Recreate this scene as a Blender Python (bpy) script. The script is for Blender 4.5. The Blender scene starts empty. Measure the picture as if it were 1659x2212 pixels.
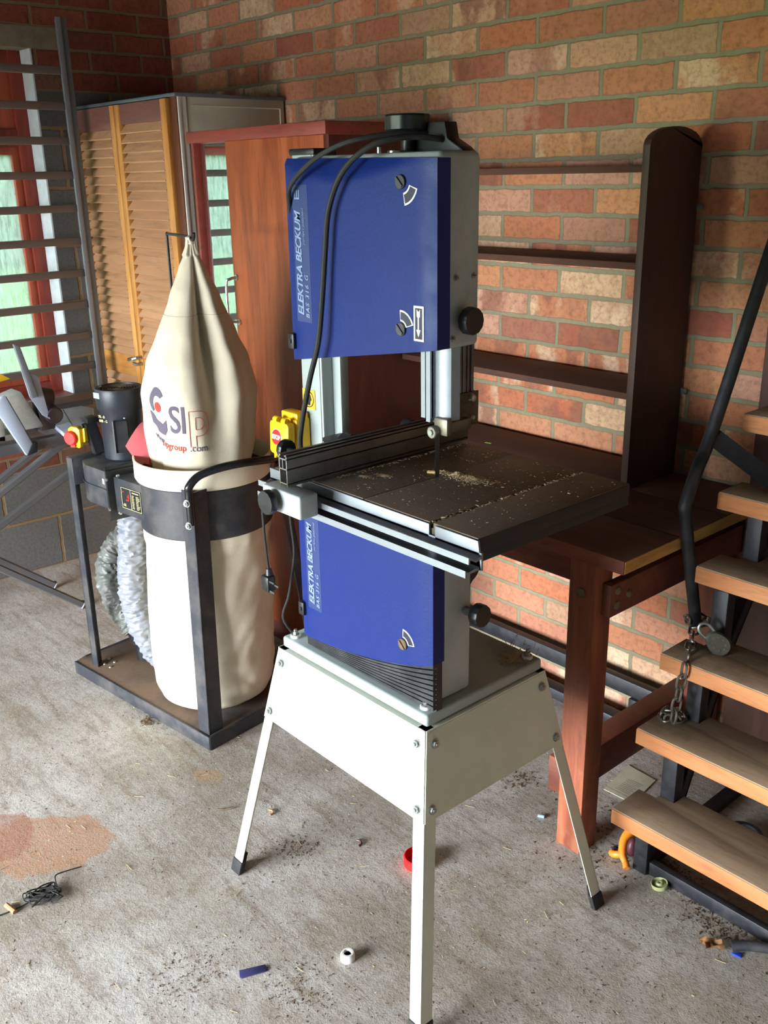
import bpy, bmesh, math, random
from mathutils import Vector, Matrix, noise
random.seed(7)
scene = bpy.context.scene
COL = scene.collection
V = Vector
PI = math.pi

# ------------------------------------------------------------------ materials
def lin(c):
    return tuple((x/12.92 if x <= .04045 else ((x+.055)/1.055)**2.4) for x in c)
def rgb(r, g, b):
    return lin((r/255, g/255, b/255)) + (1,)

class NT:
    def __init__(s, name):
        s.m = bpy.data.materials.new(name); s.m.use_nodes = True
        s.t = s.m.node_tree; s.t.nodes.clear()
        s.out = s.t.nodes.new('ShaderNodeOutputMaterial')
        s.b = s.t.nodes.new('ShaderNodeBsdfPrincipled')
        s.t.links.new(s.b.outputs[0], s.out.inputs[0])
    def n(s, typ, **kw):
        nd = s.t.nodes.new(typ)
        for k, v in kw.items(): setattr(nd, k, v)
        return nd
    def put(s, sock, v):
        if isinstance(v, bpy.types.NodeSocket): s.t.links.new(v, sock)
        elif v is not None: sock.default_value = v
    def math(s, op, a, b=None, c=None):
        nd = s.n('ShaderNodeMath', operation=op)
        s.put(nd.inputs[0], a); s.put(nd.inputs[1], b)
        if c is not None: s.put(nd.inputs[2], c)
        return nd.outputs[0]
    def mix(s, f, a, b, mode='MIX'):
        nd = s.n('ShaderNodeMix', data_type='RGBA', blend_type=mode)
        s.put(nd.inputs[0], f); s.put(nd.inputs[6], a); s.put(nd.inputs[7], b)
        return nd.outputs[2]
    def coords(s):
        return s.n('ShaderNodeTexCoord').outputs['Object']
    def mapping(s, vec, scale=(1, 1, 1), loc=(0, 0, 0), rot=(0, 0, 0)):
        nd = s.n('ShaderNodeMapping'); s.put(nd.inputs[0], vec)
        nd.inputs['Scale'].default_value = scale; nd.inputs['Location'].default_value = loc
        nd.inputs['Rotation'].default_value = rot
        return nd.outputs[0]
    def noise(s, vec, scale, detail=4, rough=.6, dist=0):
        nd = s.n('ShaderNodeTexNoise'); s.put(nd.inputs['Vector'], vec)
        nd.inputs['Scale'].default_value = scale; nd.inputs['Detail'].default_value = detail
        nd.inputs['Roughness'].default_value = rough; nd.inputs['Distortion'].default_value = dist
        return nd.outputs[0]
    def ramp(s, f, stops):
        nd = s.n('ShaderNodeValToRGB'); s.put(nd.inputs[0], f)
        e = nd.color_ramp.elements
        while len(e) > 1: e.remove(e[-1])
        e[0].position = stops[0][0]; e[0].color = stops[0][1]
        for p, c in stops[1:]:
            k = e.new(p); k.color = c
        return nd.outputs[0]
    def fr(s, f, a, b, c=0., d=1.):
        nd = s.n('ShaderNodeMapRange'); s.put(nd.inputs[0], f)
        for i, v in enumerate((a, b, c, d)): nd.inputs[i+1].default_value = v
        return nd.outputs[0]
    def bump(s, h, strength=.3, dist=.01):
        nd = s.n('ShaderNodeBump'); nd.inputs['Strength'].default_value = strength
        nd.inputs['Distance'].default_value = dist
        s.put(nd.inputs['Height'], h); s.t.links.new(nd.outputs[0], s.b.inputs['Normal'])
    def fin(s, col, rough=.6, metal=0., spec=None):
        s.put(s.b.inputs['Base Color'], col); s.put(s.b.inputs['Roughness'], rough)
        s.put(s.b.inputs['Metallic'], metal)
        if spec is not None: s.b.inputs['Specular IOR Level'].default_value = spec
        return s.m

_cache = {}
def plain(name, c, rough=.5, metal=0., dirt=.15, dirtcol=(90, 75, 55), scale=14, bump=0., spec=None):
    if name in _cache: return _cache[name]
    t = NT(name); co = t.coords()
    n1 = t.noise(co, scale, 6, .65); n2 = t.noise(co, scale*9, 3, .6)
    f = t.math('MULTIPLY', t.fr(n1, .45, .75), dirt*2.0)
    f2 = t.math('MULTIPLY', t.fr(n2, .6, .78), dirt*1.2)
    c1 = t.mix(f, rgb(*c), rgb(*dirtcol)); c2 = t.mix(f2, c1, rgb(*dirtcol))
    if bump: t.bump(n2, bump, .002)
    rr = t.fr(n1, .3, .7, max(0, rough-.08), min(1, rough+.12))
    _cache[name] = t.fin(c2, rr, metal, spec)
    return _cache[name]

def wood(name, c1, c2, c3, axis='x', scale=8, rough=.5, worn=0., worncol=(170, 130, 100), knots=False, bump=.1):
    if name in _cache: return _cache[name]
    t = NT(name); co = t.coords()
    st = {'x': (.12, 1, 1), 'y': (1, .12, 1), 'z': (1, 1, .10)}[axis]
    m = t.mapping(co, st)
    n = t.noise(m, scale*2.2, 5, .6, 1.2); g = t.noise(m, scale*14, 4, .7, .6)
    col = t.ramp(n, [(.3, rgb(*c1)), (.5, rgb(*c2)), (.7, rgb(*c3))])
    col = t.mix(t.math('MULTIPLY', t.fr(g, .5, .72), .45), col, rgb(*[int(v*.62) for v in c1]))
    if knots:
        v = t.n('ShaderNodeTexVoronoi'); t.put(v.inputs['Vector'], t.mapping(co, (.55, 1.2, 2.5)))
        v.inputs['Scale'].default_value = 5.5
        k = t.fr(v.outputs['Distance'], .10, .05)
        col = t.mix(t.math('MULTIPLY', k, .7), col, rgb(150, 80, 60))
    if worn:
        w = t.noise(co, 6, 5, .7)
        col = t.mix(t.math('MULTIPLY', t.fr(w, .55, .68), worn), col, rgb(*worncol))
    t.bump(g, bump, .003)
    _cache[name] = t.fin(col, t.fr(n, .3, .7, rough, min(1, rough+.2)))
    return _cache[name]

def brick_material(name, horiz, left=False):
    t = NT(name); co = t.coords()
    sep = t.n('ShaderNodeSeparateXYZ'); t.put(sep.inputs[0], co)
    u, z = sep.outputs[horiz], sep.outputs[2]
    wob = t.n('ShaderNodeTexNoise'); t.put(wob.inputs['Vector'], co); wob.inputs['Scale'].default_value = 26
    wob.inputs['Detail'].default_value = 4
    ws = t.n('ShaderNodeSeparateColor'); t.put(ws.inputs[0], wob.outputs['Color'])
    uw = t.math('ADD', u, t.math('MULTIPLY', t.math('SUBTRACT', ws.outputs[0], .5), .010))
    zw = t.math('ADD', z, t.math('MULTIPLY', t.math('SUBTRACT', ws.outputs[1], .5), .010))
    def cells(h, w, zo, uo, mort):
        rc = t.math('ADD', t.math('DIVIDE', t.math('SUBTRACT', zw, zo), h), 200)
        row = t.math('FLOOR', rc); rf = t.math('SUBTRACT', rc, row)
        odd = t.math('MODULO', row, 2)
        cc = t.math('ADD', t.math('DIVIDE', t.math('SUBTRACT', uw, uo), w), 200)
        cc = t.math('ADD', cc, t.math('MULTIPLY', odd, .5))
        colm = t.math('FLOOR', cc); cf = t.math('SUBTRACT', cc, colm)
        dz = t.math('MULTIPLY', t.math('MINIMUM', rf, t.math('SUBTRACT', 1, rf)), h)
        du = t.math('MULTIPLY', t.math('MINIMUM', cf, t.math('SUBTRACT', 1, cf)), w)
        d = t.math('MINIMUM', dz, du)
        mask = t.fr(t.math('ADD', d, t.math('MULTIPLY', t.math('SUBTRACT', ws.outputs[2], .5), .004)), mort*.40, mort*.40+.0030)          # 0 in mortar, 1 on brick
        cmb = t.n('ShaderNodeCombineXYZ'); t.put(cmb.inputs[0], colm); t.put(cmb.inputs[1], row)
        wn = t.n('ShaderNodeTexWhiteNoise', noise_dimensions='3D'); t.put(wn.inputs[0], cmb.outputs[0])
        return mask, wn, cf, d
    mask, wn, cf, d = cells(.075, .225, .0615, .081, .0115)
    rnd = wn.outputs['Value']; rc = t.n('ShaderNodeSeparateColor'); t.put(rc.inputs[0], wn.outputs['Color'])
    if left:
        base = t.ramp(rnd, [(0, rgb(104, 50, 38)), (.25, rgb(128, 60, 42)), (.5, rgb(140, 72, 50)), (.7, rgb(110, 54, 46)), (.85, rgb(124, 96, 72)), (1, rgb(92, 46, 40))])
    else:
        base = t.ramp(rnd, [(0, rgb(176, 96, 66)), (.14, rgb(196, 122, 84)), (.28, rgb(150, 78, 62)), (.42, rgb(206, 142, 98)),
                            (.54, rgb(166, 92, 72)), (.66, rgb(212, 174, 138)), (.76, rgb(186, 112, 76)), (.86, rgb(202, 152, 128)), (.94, rgb(140, 74, 60)), (1, rgb(218, 190, 150))])
    # kiss marks: darker and paler upright bands inside a brick
    bx = t.math('ADD', t.math('MULTIPLY', cf, 2.3), t.math('MULTIPLY', rc.outputs[0], 37))
    cb = t.n('ShaderNodeCombineXYZ'); t.put(cb.inputs[0], bx); t.put(cb.inputs[1], t.math('MULTIPLY', rnd, 91)); t.put(cb.inputs[2], t.math('MULTIPLY', z, 3))
    band = t.noise(cb.outputs[0], 1.0, 2, .5)
    on = t.fr(rc.outputs[1], .5, .65)
    band = t.math('ADD', band, t.math('MULTIPLY', t.math('SUBTRACT', t.noise(co, 38, 4, .7), .5), .22))
    dark = t.math('MULTIPLY', t.fr(band, .53, .61), t.math('MULTIPLY', on, .75))
    pale = t.math('MULTIPLY', t.fr(band, .46, .37), t.math('MULTIPLY', on, .7))
    if not left:
        base = t.mix(dark, base, rgb(126, 76, 64)); base = t.mix(pale, base, rgb(222, 192, 160))
    fine = t.noise(co, 60, 6, .7); blot = t.noise(co, 11, 5, .65)
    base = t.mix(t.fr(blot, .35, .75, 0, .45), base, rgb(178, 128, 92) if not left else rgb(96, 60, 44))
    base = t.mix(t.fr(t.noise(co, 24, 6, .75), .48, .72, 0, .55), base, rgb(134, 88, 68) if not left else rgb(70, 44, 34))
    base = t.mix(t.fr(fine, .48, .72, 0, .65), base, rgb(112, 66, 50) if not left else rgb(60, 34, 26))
    spots = t.noise(co, 170, 2, .5)
    base = t.mix(t.fr(spots, .70, .76, 0, .8), base, rgb(70, 44, 34))
    mcol = t.mix(t.noise(co, 45, 5, .7), rgb(116, 106, 82), rgb(152, 144, 116))
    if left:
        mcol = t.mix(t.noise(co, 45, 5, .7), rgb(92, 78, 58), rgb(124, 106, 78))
    col = t.mix(mask, mcol, base)
    h = t.math('ADD', t.math('MULTIPLY', mask, 1.0), t.math('MULTIPLY', fine, .25))
    if left:
        bm_, wn2, cf2, d2 = cells(.225, .45, .0, -.748, .012)
        bc = t.mix(wn2.outputs['Value'], rgb(78, 76, 72), rgb(104, 102, 98))
        bc = t.mix(t.fr(t.noise(co, 90, 4, .8), .45, .7, 0, .6), bc, rgb(54, 54, 52))
        mm = t.mix(t.noise(co, 30, 4, .7), rgb(104, 82, 56), rgb(136, 112, 80))
        bcol = t.mix(bm_, mm, bc)
        lo = t.math('LESS_THAN', z, .45)
        mid = t.math('MULTIPLY', t.math('GREATER_THAN', z, .6), t.math('LESS_THAN', z, 1.935))
        wch = t.math('MAXIMUM', lo, mid)
        col = t.mix(wch, col, bcol)
        h = t.math('ADD', t.math('MULTIPLY', h, t.math('SUBTRACT', 1, wch)), t.math('MULTIPLY', t.math('ADD', bm_, t.math('MULTIPLY', fine, .3)), wch))
    t.bump(h, .6, .006)
    return t.fin(col, .93)

def floor_material():
    t = NT('dusty_concrete'); co = t.coords()
    big = t.noise(co, 2.3, 6, .62); mid = t.noise(co, 9, 7, .7); fine = t.noise(co, 70, 6, .75); sp = t.noise(co, 210, 3, .6)
    rot = t.mapping(co, (1.2, 7, 1), rot=(0, 0, math.radians(-28)))
    streak = t.noise(rot, 2.6, 5, .65)
    col = t.ramp(big, [(.32, rgb(150, 139, 124)), (.48, rgb(176, 168, 156)), (.62, rgb(198, 192, 184))])
    col = t.mix(t.fr(streak, .52, .72, 0, .55), col, rgb(198, 194, 188))
    lil = t.noise(rot, 6, 6, .7)
    col = t.mix(t.fr(lil, .52, .66, 0, .5), col, rgb(158, 146, 146))
    col = t.mix(t.fr(mid, .48, .72, 0, .55), col, rgb(142, 124, 100))
    col = t.mix(t.fr(t.noise(rot, 3.4, 6, .7), .52, .66, 0, .6), col, rgb(132, 112, 90))
    col = t.mix(t.fr(t.noise(co, 30, 7, .75), .50, .72, 0, .42), col, rgb(128, 108, 84))
    col = t.mix(t.fr(fine, .50, .70, 0, .55), col, rgb(108, 90, 70))
    col = t.mix(t.fr(fine, .42, .30, 0, .5), col, rgb(206, 198, 186))
    col = t.mix(t.fr(sp, .62, .70, 0, .8), col, rgb(78, 62, 48))
    # rust coloured spill
    sep = t.n('ShaderNodeSeparateXYZ'); t.put(sep.inputs[0], co)
    def spill(cx, cy, rx, ry, ang, c, amt):
        nonlocal col
        ca, sa = math.cos(ang), math.sin(ang)
        dx = t.math('SUBTRACT', sep.outputs[0], cx); dy = t.math('SUBTRACT', sep.outputs[1], cy)
        a = t.math('DIVIDE', t.math('ADD', t.math('MULTIPLY', dx, ca), t.math('MULTIPLY', dy, sa)), rx)
        b = t.math('DIVIDE', t.math('SUBTRACT', t.math('MULTIPLY', dy, ca), t.math('MULTIPLY', dx, sa)), ry)
        r = t.math('SQRT', t.math('ADD', t.math('MULTIPLY', a, a), t.math('MULTIPLY', b, b)))
        r = t.math('ADD', r, t.math('MULTIPLY', t.math('SUBTRACT', mid, .5), 1.1))
        m = t.fr(r, 1.02, .94)
        m = t.math('MULTIPLY', m, t.fr(fine, .66, .44, .35, amt))
        col = t.mix(m, col, rgb(*c))
    spill(1.80, -1.60, .17, .12, .9, (178, 132, 98), .85)
    spill(1.68, -1.70, .12, .10, .4, (160, 110, 88), .8)
    spill(1.83, -1.14, .05, .03, .4, (172, 142, 104), .7)
    h = t.math('ADD', fine, t.math('MULTIPLY', sp, .5))
    t.bump(h, .5, .004)
    return t.fin(col, .85)

def canvas_material(name, c, dirt=.25):
    t = NT(name); co = t.coords()
    a = t.noise(co, 7, 5, .65); b = t.noise(co, 40, 4, .7); w = t.noise(co, 700, 2, .5)
    col = t.mix(t.fr(a, .5, .78, 0, dirt), rgb(*c), rgb(150, 126, 96))
    col = t.mix(t.fr(b, .68, .76, 0, dirt*1.6), col, rgb(112, 92, 72))
    t.bump(t.math('ADD', w, t.math('MULTIPLY', b, 1.5)), .25, .002)
    return t.fin(col, .95, 0, .2)

def glass_material():
    t = NT('dimmed_dusty_pane')
    tr = t.n('ShaderNodeBsdfTransparent'); tr.inputs[0].default_value = (.17, .20, .19, 1)  # dark tint dims the over-bright view outside; the streaks below are the dust
    gl = t.n('ShaderNodeBsdfGlossy'); gl.inputs['Roughness'].default_value = .05
    tl = t.n('ShaderNodeBsdfTranslucent'); tl.inputs[0].default_value = (.20, .23, .22, 1)
    co = t.coords(); streak = t.noise(t.mapping(co, (1, 9, 1.2)), 9, 5, .7)
    m1 = t.n('ShaderNodeMixShader'); t.put(m1.inputs[0], t.fr(streak, .4, .7, .25, .6))
    t.t.links.new(tr.outputs[0], m1.inputs[1]); t.t.links.new(tl.outputs[0], m1.inputs[2])
    m2 = t.n('ShaderNodeMixShader'); m2.inputs[0].default_value = .06
    t.t.links.new(m1.outputs[0], m2.inputs[1]); t.t.links.new(gl.outputs[0], m2.inputs[2])
    t.t.links.new(m2.outputs[0], t.out.inputs[0])
    return t.m

M_BRICK = brick_material('red_multi_brick', 0)
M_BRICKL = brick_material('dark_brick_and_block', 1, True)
M_FLOOR = floor_material()
M_BLUE = plain('blue_painted_steel', (14, 36, 104), .5, 0, .05, (50, 52, 80), 20, .25, .25)
M_GREY = plain('grey_hammered_paint', (176, 182, 182), .42, 0, .12, (96, 92, 84), 16, .25)
M_PALE = plain('pale_grey_paint', (158, 168, 166), .4, 0, .1, (130, 126, 112), 10, .1)
M_CREAMST = plain('off_white_stand_paint', (214, 216, 200), .45, 0, .06, (140, 126, 100), 9, .1)
M_BLACKP = plain('black_plastic', (22, 24, 27), .38, 0, .08, (80, 78, 74), 20)
M_BLACKR = plain('black_rubber', (26, 26, 27), .7, 0, .15, (84, 78, 70), 20)
M_BLKST = plain('dusty_black_steel', (44, 46, 52), .5, 0, .35, (96, 88, 80), 12, .2)
M_IRON = plain('oiled_cast_iron', (98, 88, 78), .5, .2, .5, (112, 92, 72), 8, .3)
M_ALU = plain('brushed_aluminium', (138, 143, 150), .48, .5, .12, (110, 100, 88), 10)
M_ALUM = plain('satin_aluminium_fence', (134, 132, 128), .42, .7, .35, (70, 62, 54), 5)
M_ZINC = plain('zinc_bolt', (176, 180, 178), .3, .9, .2, (110, 96, 76), 40)
M_WHITEP = plain('white_plastic', (226, 226, 220), .5, 0, .1)
M_YEL = plain('yellow_plastic', (240, 190, 10), .4, 0, .05, (150, 110, 20), 20)
M_RED = plain('red_plastic', (214, 26, 24), .38, 0, .03, (120, 20, 20), 20)
M_WHITE = plain('white_print', (238, 238, 236), .6, 0, .0)
M_GREYPR = plain('faded_silver_print', (128, 146, 180), .6, 0, .3, (60, 82, 140), 60)
M_DKPR = plain('dark_decal', (24, 28, 52), .5, 0, .0)
M_CANVAS = canvas_material('cream_canvas', (212, 200, 176))
M_CANVAS2 = canvas_material('cream_canvas_dirty', (232, 218, 192), .3)
M_BELT = canvas_material('cream_webbing', (236, 222, 194), .15)
M_PINK = canvas_material('faded_pink_canvas', (236, 128, 134), .12)
M_HOSE = plain('silver_grey_vinyl', (128, 131, 138), .42, .0, .2, (110, 108, 104), 20, .1)
M_HOSED = plain('dusty_grey_vinyl', (96, 98, 92), .45, .0, .45, (84, 82, 74), 20, .1)
M_BAGINK = plain('slate_ink', (96, 88, 104), .9, 0, .1)
M_BAGRED = plain('red_ink', (190, 64, 52), .9, 0, .1)
M_PINE = wood('varnished_pine', (168, 108, 48), (196, 134, 66), (214, 154, 84), 'z', 6, .35)
M_SLAT = wood('pine_slat', (186, 138, 98), (196, 148, 106), (206, 160, 118), 'x', 2.5, .5)
M_PINERAIL = wood('pine_rail', (176, 112, 52), (200, 138, 70), (214, 154, 84), 'x', 6, .4)
M_TREAD = wood('worn_softwood_tread', (146, 120, 96), (164, 138, 110), (180, 152, 122), 'x', 5, .8, .5, (96, 80, 64))
M_NOSE = wood('sawn_pine_edge', (176, 110, 62), (192, 124, 74), (204, 140, 90), 'x', 5, .6, 0, knots=True)
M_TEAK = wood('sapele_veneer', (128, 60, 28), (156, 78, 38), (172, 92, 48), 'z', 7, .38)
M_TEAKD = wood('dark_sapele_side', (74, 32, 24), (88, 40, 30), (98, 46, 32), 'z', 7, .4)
M_REDTRIM = wood('mahogany_trim', (122, 50, 38), (140, 60, 46), (152, 70, 54), 'x', 6, .4)
M_DARKW = wood('dark_stained_board', (58, 34, 26), (70, 42, 30), (80, 50, 36), 'z', 5, .5)
M_SHELFW = wood('dark_stained_shelf', (66, 36, 24), (78, 44, 28), (90, 52, 34), 'x', 5, .7, .1, (100, 70, 50))
M_BENCH = wood('red_brown_bench_timber', (104, 52, 34), (138, 72, 46), (168, 94, 62), 'z', 5, .5, .55, (150, 112, 84))
M_BENCHX = wood('red_brown_bench_rail', (88, 42, 30), (108, 54, 36), (130, 68, 46), 'x', 5, .5, .3, (150, 104, 70))
M_BENCHTOP = wood('scarred_bench_top', (74, 50, 40), (92, 62, 50), (108, 74, 58), 'x', 5, .6, .4, (104, 84, 66))
M_BENCHEND = wood('raw_end_grain', (176, 128, 66), (196, 148, 80), (206, 160, 96), 'y', 5, .8)
M_FRAMEW = wood('red_brown_window_paint', (120, 44, 30), (140, 54, 36), (156, 64, 44), 'z', 5, .5)
M_CREAMB = plain('cream_painted_board', (196, 188, 168), .6, 0, .15, (140, 126, 104), 6)
M_CREAME = plain('white_edge_strip', (226, 220, 206), .55, 0, .1)
M_REVEAL = plain('whitewashed_reveal', (206, 212, 216), .9, 0, .2, (150, 140, 128), 18, .5)
M_LINTEL = plain('concrete_lintel', (150, 138, 116), .9, 0, .3, (100, 88, 70), 20, .4)
M_GRILLE = plain('dusty_grille_steel', (108, 98, 92), .5, .25, .3, (120, 108, 98), 8, .1)
M_GRILLES = plain('grille_stile_steel', (116, 126, 134), .4, .5, .2, (90, 84, 80), 8)
M_STBLK = plain('stair_black_paint', (24, 25, 30), .5, 0, .25, (66, 62, 60), 25, .2)
M_STEEL = plain('dull_chain_steel', (150, 148, 140), .32, .9, .3, (104, 80, 58), 60)
M_LOCK = plain('grey_green_padlock', (92, 92, 80), .5, .5, .3, (60, 56, 46), 60)
M_PAPER = plain('old_paper', (196, 190, 164), .9, 0, .15)
M_INKG = plain('faint_print', (120, 116, 100), .9, 0, 0)
M_BLUEPL = plain('blue_plastic_scrap', (30, 70, 200), .4, 0, 0)
M_NAVY = plain('navy_plastic_scrap', (52, 52, 104), .5, 0, .1)
M_LEAF = plain('dry_leaf', (176, 130, 88), .8, 0, .3)
M_ORANGE = plain('orange_plastic', (226, 130, 36), .4, 0, .1)
M_MAROON = plain('maroon_plastic', (74, 30, 40), .5, 0, .1)
M_OLIVE = plain('pale_olive_plastic', (176, 180, 130), .45, 0, .2)
M_DUST = plain('sawdust', (206, 180, 142), .95, 0, .3, (110, 88, 62), 60)
M_CHIP = plain('debris_dark', (112, 92, 70), .95, 0, .4, (60, 46, 34), 60)
M_STRAW = plain('straw', (190, 172, 128), .9, 0, .1)
M_SAWPL = plain('pale_blue_grey_table', (176, 184, 200), .5, .0, .08, (120, 120, 124), 10)
M_SAWBODY = plain('stone_grey_casting', (170, 166, 156), .6, 0, .3, (110, 100, 86), 14)
M_TUBE = plain('grey_leg_tube', (104, 104, 106), .45, .4, .3, (120, 108, 94), 10)
M_ROOF = plain('dark_roof_board', (48, 42, 38), .9, 0, .2)
M_PLAIN = plain('plain_block', (168, 172, 178), .95, 0, .2)
M_LAWN = plain('grass', (118, 152, 62), .95, 0, .5, (160, 178, 84), 3)
M_HEDGE = plain('hedge_leaf', (60, 84, 56), .95, 0, .5, (36, 54, 34), 2)
M_YARD = plain('yard_concrete', (70, 68, 64), .95, 0, .2)
M_GLASS = glass_material()
M_RIM = plain('black_table_rim', (26, 26, 28), .6, 0, .1); tm = NT('mirror_glass'); M_MIRROR = tm.fin((.82, .86, .84, 1), .02, 1.0)
M_GREEN = plain('green_plastic', (140, 190, 40), .5, 0, 0)

# ------------------------------------------------------------------ mesh helpers
def _merge(dst, src):
    me = bpy.data.meshes.new('tmp'); src.to_mesh(me); dst.from_mesh(me); bpy.data.meshes.remove(me); src.free()
def box(bm, a, b, bev=0., seg=2):
    s = bmesh.new(); bmesh.ops.create_cube(s, size=1)
    a, b = V(a), V(b); lo = V([min(a[i], b[i]) for i in range(3)]); hi = V([max(a[i], b[i]) for i in range(3)])
    for v in s.verts: v.co = V([(lo[i]+hi[i])/2 + v.co[i]*(hi[i]-lo[i]) for i in range(3)])
    if bev: bmesh.ops.bevel(s, geom=list(s.edges), offset=bev, segments=seg, profile=.5, affect='EDGES')
    _merge(bm, s)
def frame_of(d, up=V((0, 0, 1))):
    d = d.normalized()
    if abs(d.dot(up)) > .98: up = V((1, 0, 0)) if abs(d.x) < .9 else V((0, 1, 0))
    x = up.cross(d).normalized(); y = d.cross(x).normalized()
    return x, y, d
def beam(bm, p, q, w, h, up=(0, 0, 1), bev=0.):
    p, q = V(p), V(q); x, y, d = frame_of(q-p, V(up)); s = bmesh.new(); bmesh.ops.create_cube(s, size=1)
    L = (q-p).length; c = (p+q)/2
    for v in s.verts: v.co = c + x*v.co.x*w + y*v.co.y*h + d*v.co.z*L
    if bev: bmesh.ops.bevel(s, geom=list(s.edges), offset=bev, segments=2, profile=.5, affect='EDGES')
    _merge(bm, s)
def prism(bm, poly, p0, ax, ay, ext, bev=0.):
    """polygon (u,v) in plane p0 + u*ax + v*ay, extruded by vector ext"""
    s = bmesh.new(); p0, ax, ay, ext = V(p0), V(ax), V(ay), V(ext)
    vs = [s.verts.new(p0 + ax*u + ay*v) for u, v in poly]
    f = s.faces.new(vs); r = bmesh.ops.extrude_face_region(s, geom=[f])
    for v in [g for g in r['geom'] if isinstance(g, bmesh.types.BMVert)]: v.co += ext
    bmesh.ops.recalc_face_normals(s, faces=list(s.faces))
    if bev: bmesh.ops.bevel(s, geom=list(s.edges), offset=bev, segments=2, profile=.5, affect='EDGES')
    _merge(bm, s)
def smooth_path(pts, n=8):
    pts = [V(p) for p in pts]; out = []
    P = [pts[0]*2-pts[1]] + pts + [pts[-1]*2-pts[-2]]
    for i in range(1, len(P)-2):
        for k in range(n):
            t = k/n; a, b, c, d = P[i-1], P[i], P[i+1], P[i+2]
            out.append(.5*((2*b)+(-a+c)*t+(2*a-5*b+4*c-d)*t*t+(-a+3*b-3*c+d)*t**3))
    out.append(pts[-1]); return out
def tube(bm, pts, r, seg=10, smooth=0, closed=False, rf=None):
    pts = smooth_path(pts, smooth) if smooth else [V(p) for p in pts]
    n = len(pts); rings = []; xprev = None
    for i, p in enumerate(pts):
        if closed: d = pts[(i+1) % n]-pts[i-1]
        else: d = (pts[min(i+1, n-1)]-pts[max(i-1, 0)])
        if d.length < 1e-9: d = V((0, 0, 1))
        d.normalize()
        if xprev is None: x, y, _ = frame_of(d)
        else:
            x = xprev - d*xprev.dot(d)
            if x.length < 1e-6: x, y, _ = frame_of(d)
            x.normalize(); y = d.cross(x)
        xprev = x; ring = []
        for k in range(seg):
            a = 2*PI*k/seg; rr = r if rf is None else rf(i/(n-1), a, i)
            ring.append(bm.verts.new(p + (x*math.cos(a)+y*math.sin(a))*rr))
        rings.append(ring)
    m = n if closed else n-1
    for i in range(m):
        A, B = rings[i], rings[(i+1) % n]
        for k in range(seg): bm.faces.new((A[k], A[(k+1) % seg], B[(k+1) % seg], B[k]))
    if not closed:
        bm.faces.new(rings[0][::-1]); bm.faces.new(rings[-1])
def cyl(bm, p, q, r, seg=24, r2=None, bev=0.):
    p, q = V(p), V(q); x, y, d = frame_of(q-p); L = (q-p).length; r2 = r if r2 is None else r2
    prof = [(r-bev, 0), (r, bev), (r2, L-bev), (r2-bev, L)] if bev else [(r, 0), (r2, L)]
    rings = [[bm.verts.new(p+d*h+(x*math.cos(2*PI*k/seg)+y*math.sin(2*PI*k/seg))*rr) for k in range(seg)] for rr, h in prof]
    for A, B in zip(rings, rings[1:]):
        for k in range(seg): bm.faces.new((A[k], A[(k+1) % seg], B[(k+1) % seg], B[k]))
    bm.faces.new(rings[0][::-1]); bm.faces.new(rings[-1])
def hexbolt(bm, p, n, r=.009, h=.006):
    p, n = V(p), V(n).normalized(); cyl(bm, p, p+n*.0015, r*1.35, 20); cyl(bm, p+n*.0015, p+n*(.0015+h), r, 6)
    cyl(bm, p+n*(h+.0015), p+n*(h+.004), r*.5, 12)
def lathe(bm, prof, c, axis=(0, 0, 1), seg=32, cap=True):
    c = V(c); x, y, d = frame_of(V(axis))
    rings = [[bm.verts.new(c+d*h+(x*math.cos(2*PI*k/seg)+y*math.sin(2*PI*k/seg))*r) for k in range(seg)] for r, h in prof]
    for A, B in zip(rings, rings[1:]):
        for k in range(seg): bm.faces.new((A[k], A[(k+1) % seg], B[(k+1) % seg], B[k]))
    if cap: bm.faces.new(rings[0][::-1]); bm.faces.new(rings[-1])
def grid(bm, f, nu, nv, closeu=False):
    vs = [[bm.verts.new(f(i/(nu if closeu else nu-1), j/(nv-1))) for i in range(nu)] for j in range(nv)]
    for j in range(nv-1):
        for i in range(nu if closeu else nu-1):
            bm.faces.new((vs[j][i], vs[j][(i+1) % nu], vs[j+1][(i+1) % nu], vs[j+1][i]))
    return vs

def wloc(o):
    l = V((0, 0, 0))
    while o: l += o.location; o = o.parent
    return l
def part(name, bm, mat, parent=None, smooth=35, recalc=True):
    off = wloc(parent) if parent else V((0, 0, 0))
    if recalc: bmesh.ops.recalc_face_normals(bm, faces=list(bm.faces))
    if off.length: bmesh.ops.translate(bm, verts=list(bm.verts), vec=-off)
    me = bpy.data.meshes.new(name); bm.to_mesh(me); bm.free()
    for m in (mat if isinstance(mat, (list, tuple)) else [mat]): me.materials.append(m)
    me.polygons.foreach_set('use_smooth', [True]*len(me.polygons))
    me.set_sharp_from_angle(angle=math.radians(smooth)); me.update()
    o = bpy.data.objects.new(name, me); COL.objects.link(o)
    if parent: o.parent = parent
    return o
def tag(o, label, cat, group=None, kind=None):
    o['label'] = label; o['category'] = cat
    if group: o['group'] = group
    if kind: o['kind'] = kind
    return o
def thing(name, label, cat, loc, group=None):
    o = bpy.data.objects.new(name, None); o.empty_display_size = .05; COL.objects.link(o); o.location = loc
    return tag(o, label, cat, group)
def single(name, bm, mat, label, cat, group=None, kind=None, smooth=35):
    """a thing that is one mesh; origin moved to its base centre"""
    xs = [v.co for v in bm.verts]
    c = V(((min(v.x for v in xs)+max(v.x for v in xs))/2, (min(v.y for v in xs)+max(v.y for v in xs))/2, min(v.z for v in xs)))
    bmesh.ops.translate(bm, verts=list(bm.verts), vec=-c)
    o = part(name, bm, mat, None, smooth); o.location = c
    return tag(o, label, cat, group, kind)
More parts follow.
